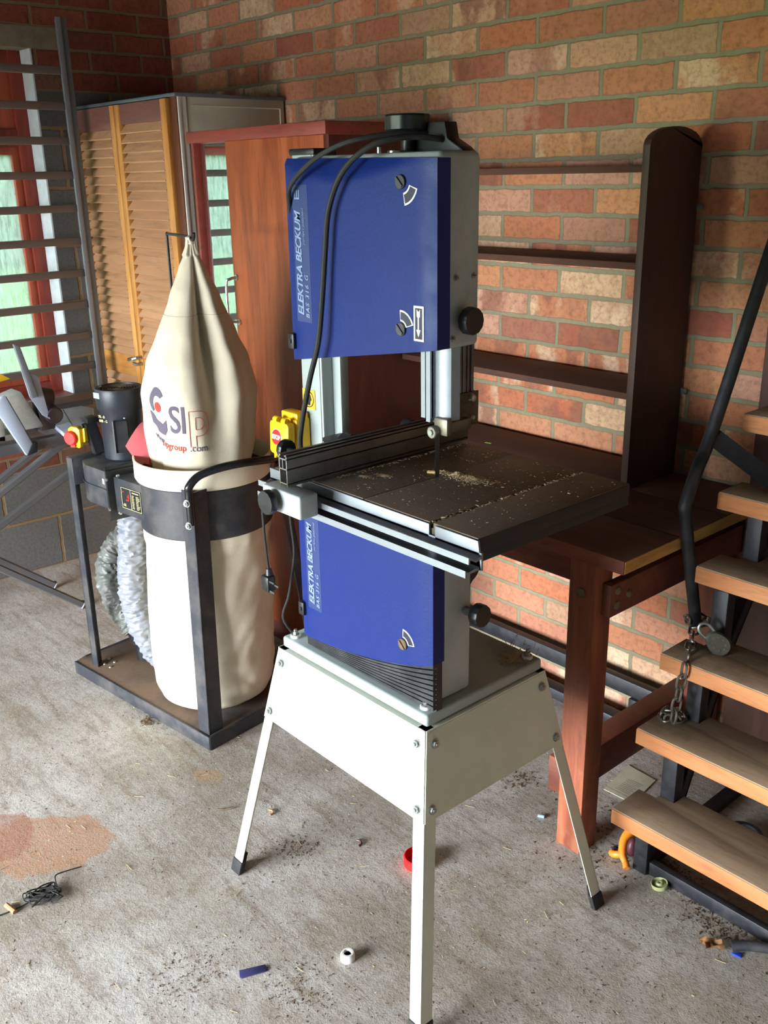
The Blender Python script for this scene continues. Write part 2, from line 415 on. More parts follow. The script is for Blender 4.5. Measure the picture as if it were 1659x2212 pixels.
def struct(name, bm, mat, parent=None):
    o = part(name, bm, mat, parent, 30); o['kind'] = 'structure'; return o
def struct_child(name, bm, mat, parent): return part(name, bm, mat, parent, 30)
def text_bm(s, size, bold=0., shear=0., align='LEFT', space=1., extr=.0004, yscale=1.):
    cu = bpy.data.curves.new('lettering', 'FONT'); cu.body = s; cu.size = size; cu.offset = bold
    cu.shear = shear; cu.align_x = align; cu.space_character = space; cu.extrude = extr; cu.resolution_u = 4
    ob = bpy.data.objects.new('lettering', cu); COL.objects.link(ob)
    me = bpy.data.meshes.new_from_object(ob); bm = bmesh.new(); bm.from_mesh(me)
    bpy.data.objects.remove(ob); bpy.data.curves.remove(cu); bpy.data.meshes.remove(me)
    for v in bm.verts: v.co.y *= yscale
    return bm
def place(bm, o, ax, ay):
    o, ax, ay = V(o), V(ax).normalized(), V(ay).normalized(); az = ax.cross(ay)
    for v in bm.verts: v.co = o + ax*v.co.x + ay*v.co.y + az*v.co.z
    return bm

# ------------------------------------------------------------------ the room
RX, FY, CZ = 5.2, -4.7, 2.6          # right wall x, front wall y, ceiling height
bm = bmesh.new(); box(bm, (-.2, FY-.2, -.12), (RX+.2, .2, 0)); struct('floor', bm, M_FLOOR)
bm = bmesh.new(); box(bm, (-.25, 0, 0), (RX+.2, .22, CZ)); struct('wall_back', bm, M_BRICK)
# left wall with window hole
WY0, WY1, WZ0, WZ1 = -2.35, -.605, .74, 2.085
bm = bmesh.new()
box(bm, (-.25, WY1, 0), (0, 0, CZ)); box(bm, (-.25, FY, 0), (0, WY0, CZ))
box(bm, (-.25, WY0, 0), (0, WY1, WZ0)); box(bm, (-.25, WY0, WZ1+.075), (0, WY1, CZ))
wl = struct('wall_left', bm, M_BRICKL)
bm = bmesh.new(); box(bm, (-.24, WY0-.1, WZ1), (.002, WY1+.12, WZ1+.078), .002)
struct('trim_1', bm, M_LINTEL)
bm = bmesh.new(); box(bm, (-.098, WY1-.006, WZ0), (-.001, WY1+.002, WZ1)); struct('trim_2', bm, M_REVEAL)
bm = bmesh.new(); box(bm, (RX, FY, 0), (RX+.2, 0, CZ)); struct('wall_right', bm, M_PLAIN)
bm = bmesh.new(); box(bm, (-.25, FY-.2, CZ), (RX+.2, .22, CZ+.12)); struct('ceiling', bm, M_ROOF)
# front wall with the open garage door
DX0, DX1, DZ = .5, 2.9, 1.62
bm = bmesh.new()
box(bm, (-.25, FY-.2, 0), (DX0, FY, CZ)); box(bm, (DX1, FY-.2, 0), (RX+.2, FY, CZ)); box(bm, (DX0, FY-.2, DZ), (DX1, FY, CZ))
struct('wall_front', bm, M_PLAIN)
# window
wroot = bpy.data.objects.new('window_1', None); COL.objects.link(wroot); wroot.location = (-.13, (WY0+WY1)/2, WZ0); wroot['kind'] = 'structure'
bm = bmesh.new()
x0, x1 = -.165, -.10
box(bm, (x0, WY1-.055, WZ0), (x1, WY1, WZ1), .003); box(bm, (x0, WY0, WZ0), (x1, WY0+.055, WZ1), .003)
box(bm, (x0, WY0+.05, WZ0), (x1-.002, WY1-.05, WZ0+.05), .002); box(bm, (x0, WY0+.05, WZ1-.06), (x1-.002, WY1-.05, WZ1), .002)
box(bm, (x0, WY0+.05, 1.735), (x1-.002, WY1-.05, 1.80), .002); box(bm, (x0, -1.50, WZ0), (x1-.001, -1.44, WZ1), .002)
part('window_frame', bm, M_FRAMEW, wroot)
bm = bmesh.new()
for ya, yb, za, zb in ((-1.44, WY1-.055, WZ0+.05, 1.735), (WY0+.055, -1.50, WZ0+.05, 1.735)):
    box(bm, (-.15, ya, za), (-.115, ya+.03, zb), .002); box(bm, (-.15, yb-.03, za), (-.115, yb, zb), .002)
    box(bm, (-.149, ya+.028, za), (-.116, yb-.028, za+.03), .001); box(bm, (-.149, ya+.028, zb-.03), (-.116, yb-.028, zb), .001)
for ya, yb in ((-1.44, WY1-.055), (WY0+.055, -1.50)):
    box(bm, (-.15, ya, 1.80), (-.115, ya+.05, WZ1-.06), .002); box(bm, (-.15, yb-.06, 1.80), (-.115, yb, WZ1-.06), .002)
    box(bm, (-.149, ya+.048, 1.80), (-.116, yb-.058, 1.84), .001); box(bm, (-.149, ya+.048, WZ1-.11), (-.116, yb-.058, WZ1-.06), .001)
part('casement', bm, wood('casement_paint', (150, 66, 44), (172, 80, 54), (186, 92, 62), 'z', 5, .45), wroot)
bm = bmesh.new(); box(bm, (-.136, WY0+.06, WZ0+.06), (-.132, WY1-.06, WZ1-.06)); part('window_pane', bm, M_GLASS, wroot)
bm = bmesh.new(); box(bm, (-.10, WY0, WZ0-.02), (.03, WY1, WZ0+.004), .004); struct('window_sill', bm, M_FRAMEW, None)
bpy.data.objects['window_sill'].name = 'trim_3'
# outside
bm = bmesh.new(); box(bm, (-40, -30, -.16), (-.25, 30, -.12)); tag(part('lawn', bm, M_LAWN), 'green lawn seen through the window', 'lawn')
bpy.data.objects['lawn']['kind'] = 'structure'
bm = bmesh.new(); box(bm, (-.2, -30, -.16), (40, FY-.2, -.12)); y_ = part('ground', bm, M_YARD); y_['kind'] = 'structure'
bm = bmesh.new()
def hed(u, v):
    y = -26 + 46*u; z = -.1 + v*3.2
    n = noise.fractal(V((y*.5, z*.6, 3)), 1, 2, 4)
    return V((-17 + n*1.1 + (v**3)*1.5, y, z + (.8*noise.noise(V((y*.35, 0, 0)))+.3*noise.noise(V((y*1.9, 0, 5))) if v > .5 else 0)))
grid(bm, hed, 90, 14); bmesh.ops.solidify(bm, geom=list(bm.faces), thickness=.8)
tag(part('hedge', bm, M_HEDGE), 'dark green hedge beyond the lawn, seen through the window', 'hedge')

# window grille of horizontal slats
G = thing('window_grille', 'dusty steel grille of horizontal bars standing before the window', 'grille', (.15, -1.4, .62))
bm = bmesh.new(); box(bm, (.135, -.560, .62), (.175, -.530, 2.175), .002); part('stile', bm, M_GRILLES, G)
bm = bmesh.new(); box(bm, (.135, -2.33, .62), (.175, -2.30, 2.175), .002); part('stile', bm, M_GRILLES, G)
bm = bmesh.new(); box(bm, (.1745, -.575, .62), (.182, -.556, 2.175), .001); part('edge_strip', bm, M_ALU, G)
for i in range(12):
    z = 1.995 - .1235*i
    bm = bmesh.new(); s_ = .014
    box(bm, (.142, -2.305, z-.014), (.168, -.560, z+.014), .002)
    part('bar', bm, M_GRILLE, G)

# ------------------------------------------------------------------ louvred cupboard in the corner
K = thing('louvred_cupboard', 'cream cupboard in the brick corner with a pair of pine louvred doors', 'cupboard', (.41, -.24, 0))
bm = bmesh.new(); box(bm, (.03, -.43, .03), (.79, -.012, 1.865)); part('carcass', bm, M_DARKW, K)
bm = bmesh.new(); box(bm, (.785, -.44, .02), (.80, -.010, 1.87), .001); sp = part('side_panel', bm, M_CREAMB, K)
bm = bmesh.new()
box(bm, (.80, -.458, .02), (.806, -.445, 1.873), .001); box(bm, (.80, -.445, .02), (.8035, -.425, 1.87))
box(bm, (.80, -.40, 1.838), (.803, -.03, 1.842)); box(bm, (.80, -.030, .1), (.803, -.026, 1.84))
part('edge_strip', bm, M_CREAME, K)
bm = bmesh.new(); box(bm, (.01, -.47, 1.868), (.808, -.008, 1.880), .002); part('top', bm, M_GRILLES, K)
bm = bmesh.new(); box(bm, (.758, -.462, .02), (.800, -.43, 1.868), .001); part('side_stile', bm, wood('brown_stile', (84, 46, 26), (100, 56, 32), (112, 64, 36), 'z', 5, .5), K)
def louvre_leaf(xa, xb, topz, wl_, wr_, knob=False):
    d = bpy.data.objects.new('louvred_door', None); COL.objects.link(d); d.parent = K; d.location = V((xa, -.46, .04))-V(K.location)
    bm = bmesh.new(); box(bm, (xa, -.480, .04), (xa+wl_, -.458, 1.865), .003); part('stile', bm, M_PINE, d)
    bm = bmesh.new(); box(bm, (xb-wr_, -.480, .04), (xb, -.458, 1.865), .003); part('stile', bm, M_PINE, d)
    x0, x1 = xa+wl_, xb-wr_
    bm = bmesh.new(); box(bm, (x0, -.474, topz), (x1, -.460, 1.865), .001); part('top_panel', bm, wood('stained_plum_panel', (104, 66, 60), (120, 76, 66), (132, 86, 72), 'x', 5, .5), d)
    bm = bmesh.new(); box(bm, (x0, -.476, .84), (x1, -.459, .925), .002); part('middle_rail', bm, M_PINERAIL, d)
    bm = bmesh.new(); box(bm, (x0, -.476, .04), (x1, -.459, .14), .002); part('bottom_rail', bm, M_PINERAIL, d)
    def slats(z0, z1):
        n = int(round((z1-z0)/.0335)); bm = bmesh.new()
        for i in range(n):
            z = z0 + (i+.5)*(z1-z0)/n
            beam(bm, (x0, -.468, z), (x1, -.468, z), .0045, .040, up=(0, -.66, -.75), bev=.0008)
        part('louvre_slats', bm, M_SLAT, d)
    slats(.925, topz); slats(.14, .84)
    return d
L1 = louvre_leaf(.002, .372, 1.782, .040, .034); L2 = louvre_leaf(.376, .758, 1.796, .034, .040)
bm = bmesh.new(); tube(bm, [(.325, -.485, .918), (.33, -.505, .917), (.345, -.508, .917)], .006, 8); part('door_latch', bm, M_ZINC, L1); bm = bmesh.new(); tube(bm, [(.40, -.482, .93), (.40, -.505, .93), (.385, -.512, .925)], .008, 8)
tube(bm, [(.40, -.482, .905), (.40, -.505, .905), (.385, -.512, .91)], .007, 8)
part('door_latch', bm, M_ZINC, L2)

# ------------------------------------------------------------------ sapele wardrobe with mirror
Wd = thing('wardrobe', 'reddish brown wooden wardrobe with a narrow mirror and bow handle', 'wardrobe', (1.30, -.25, 0))
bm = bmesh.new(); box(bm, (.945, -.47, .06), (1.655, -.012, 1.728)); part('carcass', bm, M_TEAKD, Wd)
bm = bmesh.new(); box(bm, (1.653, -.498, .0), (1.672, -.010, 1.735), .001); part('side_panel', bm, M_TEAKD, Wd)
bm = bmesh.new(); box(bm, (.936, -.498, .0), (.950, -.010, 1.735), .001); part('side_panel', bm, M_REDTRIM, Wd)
bm = bmesh.new(); box(bm, (.930, -.512, 1.712), (1.676, -.008, 1.748), .003); part('top', bm, M_REDTRIM, Wd)
bm = bmesh.new(); box(bm, (.95, -.49, 0), (1.655, -.46, .07), .002); part('plinth', bm, M_TEAKD, Wd)
bm = bmesh.new(); box(bm, (.975, -.476, .08), (1.30, -.471, 1.712)); part('mirror', bm, M_MIRROR, Wd)
bm = bmesh.new(); box(bm, (1.145, -.500, .075), (1.652, -.480, 1.712), .001); dr = part('door', bm, M_TEAK, Wd)
bm = bmesh.new()
tube(bm, [(1.163, -.502, 1.292), (1.160, -.525, 1.288), (1.152, -.535, 1.272), (1.152, -.535, 1.165), (1.160, -.525, 1.150), (1.163, -.502, 1.146)], .0048, 10, 5)
cyl(bm, (1.163, -.500, 1.292), (1.163, -.505, 1.292), .010); cyl(bm, (1.163, -.500, 1.146), (1.163, -.505, 1.146), .010)
part('handle', bm, M_ZINC, dr)

# ------------------------------------------------------------------ bookcase standing on the bench
B = thing('bookcase', 'dark stained wooden shelf unit standing on the bench against the brick wall', 'shelf unit', (2.09, -.12, .811))
def side(x):
    bm = bmesh.new(); pts = [(-.235, 0), (-.012, 0), (-.012, .852)]
    for k in range(13):
        a = PI*k/12*1.0; pts.append((-.1235 + .1115*math.cos(a), .847+.042*math.sin(a)))
    pts.append((-.235, .832)); prism(bm, pts, (x, 0, .811), (0, 1, 0), (0, 0, 1), (.020, 0, 0), .001)
    return part('side_panel', bm, M_DARKW, B)
side(2.522); side(1.640)
for z, yb in ((.811, 0), (1.048, .0), (1.372, 0), (1.597, 0)):
    bm = bmesh.new(); box(bm, (1.66, -.228, z), (2.522, -.030, z+.017), .001); part('shelf', bm, M_SHELFW, B)
for z, x in ((1.041, 2.552), (1.512, 2.549)):
    bm = bmesh.new(); box(bm, (2.538, -.014, z-.008), (2.556, -.006, z+.008), .002); cyl(bm, (2.552, -.014, z), (2.552, -.018, z), .008, 16)
    part('wall_clip', bm, M_ZINC, B)

# ------------------------------------------------------------------ workbench
W = thing('workbench', 'heavy red brown timber workbench against the brick wall behind the band saw', 'workbench', (2.3, -.33, 0))
def board(y0, y1):
    bm = bmesh.new(); box(bm, (1.69, y0, .778), (2.824, y1, .811), .003); return part('top_board', bm, M_BENCHTOP, W)
board(-.645, -.432); board(-.430, -.222); board(-.220, -.003)
bm = bmesh.new(); box(bm, (2.8235, -.644, .780), (2.8262, -.006, .8085)); part('board_end', bm, M_BENCHEND, W)
bm = bmesh.new(); box(bm, (1.69, -.6475, .779), (2.825, -.6445, .8105)); part('front_edge', bm, M_BENCHX, W)
bm = bmesh.new(); box(bm, (1.78, -.640, .720), (2.679, -.600, .778), .003); part('apron', bm, M_BENCHX, W)
bm = bmesh.new(); box(bm, (2.750, -.615, .648), (2.775, -.02, .728), .003); ap = part('side_rail', bm, M_BENCHX, W)
for y, z in ((-.590, .710), (-.590, .674), (-.545, .690)):
    bm = bmesh.new(); lathe(bm, [(.010, 0), (.010, .003), (.005, .007), (.0, .008)], (2.775, y, z), (1, 0, 0), 16, False); part('bolt', bm, M_CHIP, ap)
def bleg(x, y):
    bm = bmesh.new(); box(bm, (x, y, 0), (x+.072, y+.066, .778), .003); return part('leg', bm, M_BENCH, W)
bleg(2.679, -.642); bleg(1.70, -.642); bleg(2.679, -.09); bleg(1.70, -.09)
bm = bmesh.new(); cyl(bm, (2.714, -.6422, .700), (2.714, -.6445, .700), .012, 20); part('plug', bm, M_CHIP, W)
bm = bmesh.new(); box(bm, (2.612, -.60, .105), (2.678, -.02, .205), .004); part('stretcher', bm, M_BENCHX, W)
bm = bmesh.new(); box(bm, (1.86, -.62, .62), (1.88, -.02, .70), .003); part('side_rail', bm, M_BENCHX, W)

# black frame lying along the wall under the bench
Fm = thing('steel_rack', 'black steel rack base of two long rails lying along the wall under the bench', 'frame', (2.2, -.07, 0))
bm = bmesh.new(); box(bm, (1.55, -.075, .112), (2.62, -.045, .160), .004); part('rail', bm, M_STBLK, Fm)
bm = bmesh.new(); box(bm, (1.55, -.098, .0), (2.62, -.050, .036), .004); part('rail', bm, M_STBLK, Fm)
for x in (2.50, 1.6):
    bm = bmesh.new(); box(bm, (x, -.085, .0), (x+.04, -.050, .112), .003); part('upright', bm, M_STBLK, Fm)
bm = bmesh.new(); box(bm, (2.78, -.045, .0), (3.75, -.020, 1.30), .002)
single('plywood_panel', bm, M_DARKW, 'dark brown board standing against the brick wall behind the steps', 'board')

# ------------------------------------------------------------------ open steps with handrail
S = thing('open_steps', 'steep open staircase of pine treads on black steel posts with a tubular handrail', 'stairs', (3.2, -.45, 0))
TZ = [.216, .396, .561, .742, .906, 1.076]; TY = [-.674, -.598, -.524, -.405, -.339, -.263]
for i, (z, y) in enumerate(zip(TZ, TY)):
    bm = bmesh.new()
    pts = [(2.858, y), (3.80, y), (3.80, y+.160), (2.945, y+.160), (2.945, y+.118), (2.905, y+.118), (2.905, y+.105), (2.858, y+.105)]
    prism(bm, [(a, b) for a, b in pts], (0, 0, z-.042), (1, 0, 0), (0, 1, 0), (0, 0, .042), .0015)
    t_ = part('tread', bm, M_TREAD, S)
    bm = bmesh.new(); box(bm, (2.8575, y-.0015, z-.0405), (3.80, y+.001, z-.003), .0005); part('nosing', bm, M_NOSE, t_)
for i in range(5):
    z0, z1 = TZ[i], TZ[i+1]-.042; y = TY[i]+.118
    bm = bmesh.new(); box(bm, (2.906, y, z0-.05), (2.944, y+.036, z1), .003); part('post', bm, M_STBLK, S)
    bm = bmesh.new(); box(bm, (3.70, y, z0-.05), (3.738, y+.036, z1), .003); part('post', bm, M_STBLK, S)
    bm = bmesh.new(); beam(bm, (2.925, y+.04, z0-.02), (2.925, TY[i+1]+.154, z1+.01), .03, .028, bev=.002); part('brace', bm, M_STBLK, S)
bm = bmesh.new(); box(bm, (2.868, -.585, 0), (2.905, -.548, .165), .003); part('foot_post', bm, M_STBLK, S)
bm = bmesh.new(); box(bm, (2.905, -.575, .0), (3.78, -.555, .036), .003); part('base_rail', bm, M_STBLK, S)
bm = bmesh.new(); box(bm, (2.869, -.55, .0), (2.90, -.10, .03), .003); part('base_rail', bm, M_STBLK, S)
bm = bmesh.new(); cyl(bm, (3.02, -.36, .012), (3.02, -.36, .03), .045, 28); lathe(bm, [(.045, 0), (.045, .03), (.034, .03), (.034, .004)], (3.0, -.30, .0), (0, 0, 1), 28, False)
single('metal_ring', bm, M_STBLK, 'dark round metal ring on the floor under the steps', 'ring')
HR = [(2.842, -.354, .574), (2.842, -.409, .746), (2.842, -.446, .872), (2.842, -.452, .890), (2.842, -.447, .908), (2.842, -.416, .972), (2.842, -.362, 1.060), (2.842, -.201, 1.411), (2.842, -.06, 1.70)]
bm = bmesh.new(); tube(bm, HR, .0145, 14, 3); hr = part('handrail', bm, M_STBLK, S)
bm = bmesh.new(); beam(bm, (2.846, -.361, 1.035), (2.935, -.25, .93), .010, .036, bev=.002); part('strut', bm, M_STBLK, S)

# chain and padlock on the handrail foot
Ch = thing('chain', 'steel link chain hanging from the foot of the handrail onto a tread', 'chain', (2.835, -.42, .386))
def link(c, d, n, L=.036, w=.0105, r=.0031):
    c, d, n = V(c), V(d).normalized(), V(n).normalized(); n = (n-d*n.dot(d)).normalized(); pts = []
    for k in range(20):
        a = 2*PI*k/20; u = math.cos(a); v = math.sin(a)
        pts.append(c + d*((L/2-w)*(1 if u > 0 else -1)*(1 if abs(u) > .001 else 0) + w*u) + n*w*v)
    bm = bmesh.new(); tube(bm, pts, r, 8, closed=True); return part('link', bm, M_STEEL, Ch)
top, bot = V((2.925, -.532, .560)), V((2.912, -.538, .410)); dd = bot-top
for i in range(4): link(V((2.850, -.372, .572)).lerp(V((2.924, -.520, .572)), (i+.5)/4), (.074, -.148, -.006), (0, .1, 1) if i % 2 else (1, .5, .1), L=.042)
for i in range(5):
    link(top+dd*((i+.5)/5), dd, (.55, .83, 0) if i % 2 else (.8, -.5, .2), L=.037)
for i in range(6):
    a = i*1.05; link((2.890+.020*math.cos(a), -.505+.018*math.sin(a), .401+.003*(i % 2)), (math.cos(a+1.6), math.sin(a+1.6), 0), (0, .2, 1) if i % 2 else (1, .4, .2))
for i in range(5):
    a = .3+i*1.25; link((2.842+.022*math.cos(a), -.352+.022*math.sin(a), .578+.005*math.sin(a*2)), (math.cos(a+1.57), math.sin(a+1.57), .25), (0, 0, 1) if i % 2 else (math.cos(a), math.sin(a), .3), L=.032)
Pd = thing('padlock', 'dull grey oval padlock with riveted body hanging by the handrail foot', 'padlock', (2.945, -.44, .561))
bm = bmesh.new(); c = V((2.945, -.440, .592)); 
s = bmesh.new(); bmesh.ops.create_uvsphere(s, u_segments=28, v_segments=16, radius=1)
ax = V((.62, .35, -.70)).normalized(); nz = V((.45, -.80, .35)); nz = (nz-ax*nz.dot(ax)).normalized(); bx = ax.cross(nz)
for v in s.verts:
    x, y, z = v.co; z = max(-.55, min(.55, z)); v.co = c + ax*(x*.034 + .004) + bx*(y*.025*(1+.18*x)) + nz*z*.017
_merge(bm, s); part('body', bm, M_LOCK, Pd)
for i in range(8):
    bm = bmesh.new(); a = i*PI/4; p = c+ax*(.004+.018*math.cos(a))+bx*.013*math.sin(a)+nz*.0093; cyl(bm, p, p+nz*.0012, .0022, 10); part('rivet', bm, M_CHIP, Pd)
bm = bmesh.new(); tube(bm, [c-ax*.018+bx*.012, c-ax*.04+bx*.013, c-ax*.052+bx*.006, c-ax*.052-bx*.006, c-ax*.04-bx*.013, c-ax*.018-bx*.012], .0036, 10, 4)
part('shackle', bm, M_ZINC, Pd)

# ------------------------------------------------------------------ band saw on its stand
SAW = thing('band_saw', 'blue and grey band saw bolted on a splayed off-white sheet metal stand', 'band saw', (2.55, -1.03, 0))
# stand: splayed angle-iron legs, skirt panels
CT = {(-1, -1): (2.300, -1.190), (1, -1): (2.775, -1.190), (1, 1): (2.775, -.840), (-1, 1): (2.300, -.840)}
FT = {(-1, -1): (2.205, -1.303), (1, -1): (2.884, -1.313), (1, 1): (2.892, -.735), (-1, 1): (2.205, -.735)}
def onleg(k, t, z=None):
    a, b = V(CT[k]+(.600,)), V(FT[k]+(.0,)); return a+(b-a)*t
for k in CT:
    sx, sy = k; a, b = onleg(k, .0), onleg(k, .985)
    fl, th = .031, .0022
    bm = bmesh.new()
    for (ux, uy) in ((-sx, 0), (0, -sy)):
        u = V((ux, uy, 0)); w = V((0, sy, 0)) if ux else V((sx, 0, 0))
        pts = [a, a+u*fl, b+u*fl, b]; s = bmesh.new()
        vs = [s.verts.new(p) for p in pts]; f = s.faces.new(vs)
        r = bmesh.ops.extrude_face_region(s, geom=[f])
        for v in [g for g in r['geom'] if isinstance(g, bmesh.types.BMVert)]: v.co -= w*th
        bmesh.ops.recalc_face_normals(s, faces=list(s.faces)); _merge(bm, s)
    lg = part('stand_leg', bm, M_CREAMST, SAW)
    bm = bmesh.new(); f0 = onleg(k, .94); f1 = onleg(k, 1.0); cx = V((-sx*.012, -sy*.012, 0))
    prism(bm, [(0, 0), (-sx*.036, 0), (-sx*.036, -sy*.010), (-sx*.012, -sy*.036), (0, -sy*.036)], f1+V((sx*.003, sy*.003, 0)), (1, 0, 0), (0, 1, 0), f0-f1, .002)
    part('rubber_foot', bm, M_BLACKR, lg)
def panel(k1, k2, n):
    a, b = onleg(k1, .0), onleg(k2, .0); c, d = onleg(k2, .285), onleg(k1, .285); n = V(n)
    u = (b-a).normalized(); off = n*.0025
    bm = bmesh.new(); s = bmesh.new()
    pts = [a+off, b+off, c+off, d+off]; vs = [s.verts.new(p) for p in pts]; f = s.faces.new(vs)
    r = bmesh.ops.extrude_face_region(s, geom=[f])
    for v in [g for g in r['geom'] if isinstance(g, bmesh.types.BMVert)]: v.co -= n*.002
    bmesh.ops.recalc_face_normals(s, faces=list(s.faces)); _merge(bm, s)
    # folded top flange
    m = V((0, 0, .603)); aa, bb = a+off, b+off
    beam(bm, V((aa.x, aa.y, .6025))-n*.012, V((bb.x, bb.y, .6025))-n*.012, .024 if n.y else .024, .003, up=(0, 0, 1))
    p = part('stand_panel', bm, M_CREAMST, SAW)
    for kk, s_ in ((k1, 1), (k2, -1)):
        for t, e in ((.045, .022), (.25, .018)):
            bm = bmesh.new(); q = onleg(kk, t)+u*s_*e+n*.0025; hexbolt(bm, q, n+V((0, 0, .15)), .0075, .005); part('bolt', bm, M_ZINC, p)
panel((-1, -1), (1, -1), (0, -1, 0)); panel((1, -1), (1, 1), (1, 0, 0)); panel((1, 1), (-1, 1), (0, 1, 0)); panel((-1, 1), (-1, -1), (-1, 0, 0))
# base plate
bm = bmesh.new(); box(bm, (2.306, -1.184, .606), (2.772, -.846, .632), .006, 3); bp = part('base_plate', bm, M_PALE, SAW)
for x, y in ((2.332, -1.166), (2.748, -1.164), (2.750, -.868), (2.332, -.868)):
    bm = bmesh.new(); cyl(bm, (x, y, .632), (x, y, .639), .0115, 20, bev=.001); part('washer', bm, M_WHITEP, bp)
    bm = bmesh.new(); cyl(bm, (x, y, .639), (x, y, .6405), .0085, 18); cyl(bm, (x, y, .6405), (x, y, .647), .0065, 6); cyl(bm, (x, y, .647), (x, y, .652), .0035, 10)
    part('bolt', bm, M_ZINC, bp)
# frame: lower case, upper case, column
def case(z0, z1, name):
    bm = bmesh.new(); box(bm, (2.375, -1.142, z0), (2.752, -1.043, z1), .010, 3); return part(name, bm, M_GREY, SAW)
case(.632, 1.035, 'lower_case')
bm = bmesh.new(); box(bm, (2.372, -1.144, 1.318), (2.763, -1.046, 1.636), .010, 3); uc = part('upper_case', bm, M_GREY, SAW)
bm = bmesh.new(); box(bm, (2.296, -1.090, .632), (2.366, -1.040, 1.648), .004); box(bm, (2.366, -1.062, .66), (2.392, -1.040, 1.63), .002)
col_ = part('column', bm, M_PALE, SAW)
bm = bmesh.new(); box(bm, (2.3590, -1.0915, .64), (2.3605, -1.0895, 1.64)); part('seam', bm, M_GREY, col_)
bm = bmesh.new(); box(bm, (2.292, -1.094, 1.640), (2.372, -1.036, 1.652), .003); part('column_cap', bm, M_BLACKP, col_)
bm = bmesh.new(); box(bm, (2.299, -1.0914, 1.138), (2.341, -1.0902, 1.180)); st = part('warning_sticker', bm, plain('amber_sticker', (244, 176, 30), .5, 0, .05), col_)
bm = bmesh.new(); c = V((2.320, -1.0918, 1.159))
tube(bm, [c+V((.0165*math.cos(a*PI/12), 0, .0165*math.sin(a*PI/12))) for a in range(24)], .0010, 6, closed=True)
prism(bm, [(-.008, -.012), (.004, -.013), (.006, -.004), (.010, -.001), (.006, .010), (-.004, .013), (-.010, .006), (-.006, .001)], (2.320, -1.0915, 1.159), (1, 0, 0), (0, 0, 1), (0, -.0006, 0))
part('head_symbol', bm, M_BLACKP, st)
# doors
def door(name, x0, x1, zb, zt, arc, seg=26):
    bm = bmesh.new()
    def f(u, v):
        x = x0+(x1-x0)*u; a, b = zb(u), zt(u); z = a+(b-a)*v; y = -1.178
        if arc: y += max(0, z-arc(u))*.55
        y += .006*max(0, (abs(u-.5)-.42)/.08)**2
        return V((x, y, z))
    nv = 40; vs = grid(bm, f, seg, nv)
    bmesh.ops.recalc_face_normals(bm, faces=list(bm.faces))
    loop = vs[0] + [r[-1] for r in vs[1:]] + vs[-1][-2::-1] + [r[0] for r in vs[-2:0:-1]]
    back = [bm.verts.new((v.co.x, -1.1425, v.co.z)) for v in loop]; n = len(loop)
    for i in range(n): bm.faces.new((loop[i], loop[(i+1) % n], back[(i+1) % n], back[i]))
    bm.faces.new(back)
    return part(name, bm, M_BLUE, SAW, 30)
ud = door('upper_door', 2.386, 2.786, lambda u: 1.262+.064*u, lambda u: 1.633-.008*u, lambda u: 1.628-.030*math.sin(PI*min(1, u*1.15+.0)**.8) - .004)
def lowc(u):
    pts = [(0, .659), (.03, .668), (.22, .671), (.48, .686), (.70, .704), (.97, .735), (1, .737)]
    for (a, b), (c, d) in zip(pts, pts[1:]):
        if u <= c: return b+(d-b)*(u-a)/(c-a)
    return .737
def lowc(u): return .660+.022*u+.055*u**2.2
ld = door('lower_door', 2.374, 2.776, lowc, lambda u: 1.030, None)
# ribbed black skirt below the lower door
bm = bmesh.new()
for i in range(9):
    pts = []
    t = i/9
    for u in [j/24 for j in range(25)]:
        z = lowc(u)-.002; zl = .634; pts.append(V((2.380+.392*u, -1.168, z-(z-zl)*t)))
    t2 = (i+.72)/9
    for a, b, ua, ub in zip(pts, pts[1:], [j/24 for j in range(24)], [(j+1)/24 for j in range(24)]):
        za = lowc(ua)-.002; zb_ = lowc(ub)-.002
        ha = (za-.634)*.72/9; hb = (zb_-.634)*.72/9
        v = [bm.verts.new(p) for p in (a, b, b-V((0, 0, hb)), a-V((0, 0, ha)), a+V((0, .012, 0)), b+V((0, .012, 0)), b+V((0, .012, -hb)), a+V((0, .012, -ha)))]
        for q in ((0, 1, 2, 3), (0, 4, 5, 1), (3, 2, 6, 7), (1, 5, 6, 2), (0, 3, 7, 4)): bm.faces.new([v[k] for k in q])
prism(bm, [(2.383+.388*j/12, lowc(j/12)-.002) for j in range(13)]+[(2.771, .632), (2.383, .632)], (0, -1.158, 0), (1, 0, 0), (0, 0, 1), (0, .015, 0))
part('ribbed_skirt', bm, plain('black_skirt', (30, 31, 36), .45, 0, .2, (92, 90, 90), 10), SAW, 30)
# door locks with decals
def arcdecal(parent, c, a0, a1, r0=.030, r1=.044):
    c = V(c)
    def ring(ra, rb, y, mat, name, e=0):
        bm = bmesh.new(); n = 10; A = []; Bv = []
        for i in range(n+1):
            a = math.radians(a0-e+(a1-a0+2*e)*i/n)
            A.append((ra*math.cos(a), ra*math.sin(a))); Bv.append((rb*math.cos(a), rb*math.sin(a)))
        prism(bm, A+Bv[::-1], (c.x, y, c.z), (1, 0, 0), (0, 0, 1), (0, -.0005, 0)); part(name, bm, mat, parent)
    ring(r0-.003, r1+.003, -1.1783, M_WHITE, 'lock_decal', 3.5); ring(r0, r1, -1.1787, M_DKPR, 'lock_decal_fill')
def doorlock(parent, c, a0, a1):
    bm = bmesh.new(); cyl(bm, c, V(c)+V((0, -.004, 0)), .0115, 22, bev=.001); beam(bm, V(c)+V((-.007, -.005, .007)), V(c)+V((.007, -.005, -.007)), .003, .004)
    part('door_lock', bm, M_CHIP if parent is ld else M_BLKST, parent)
arcdecal(ud, (2.712, 0, 1.590), -78, -20, .020, .034)
doorlock(ud, (2.709, -1.178, 1.590), 0, 0)
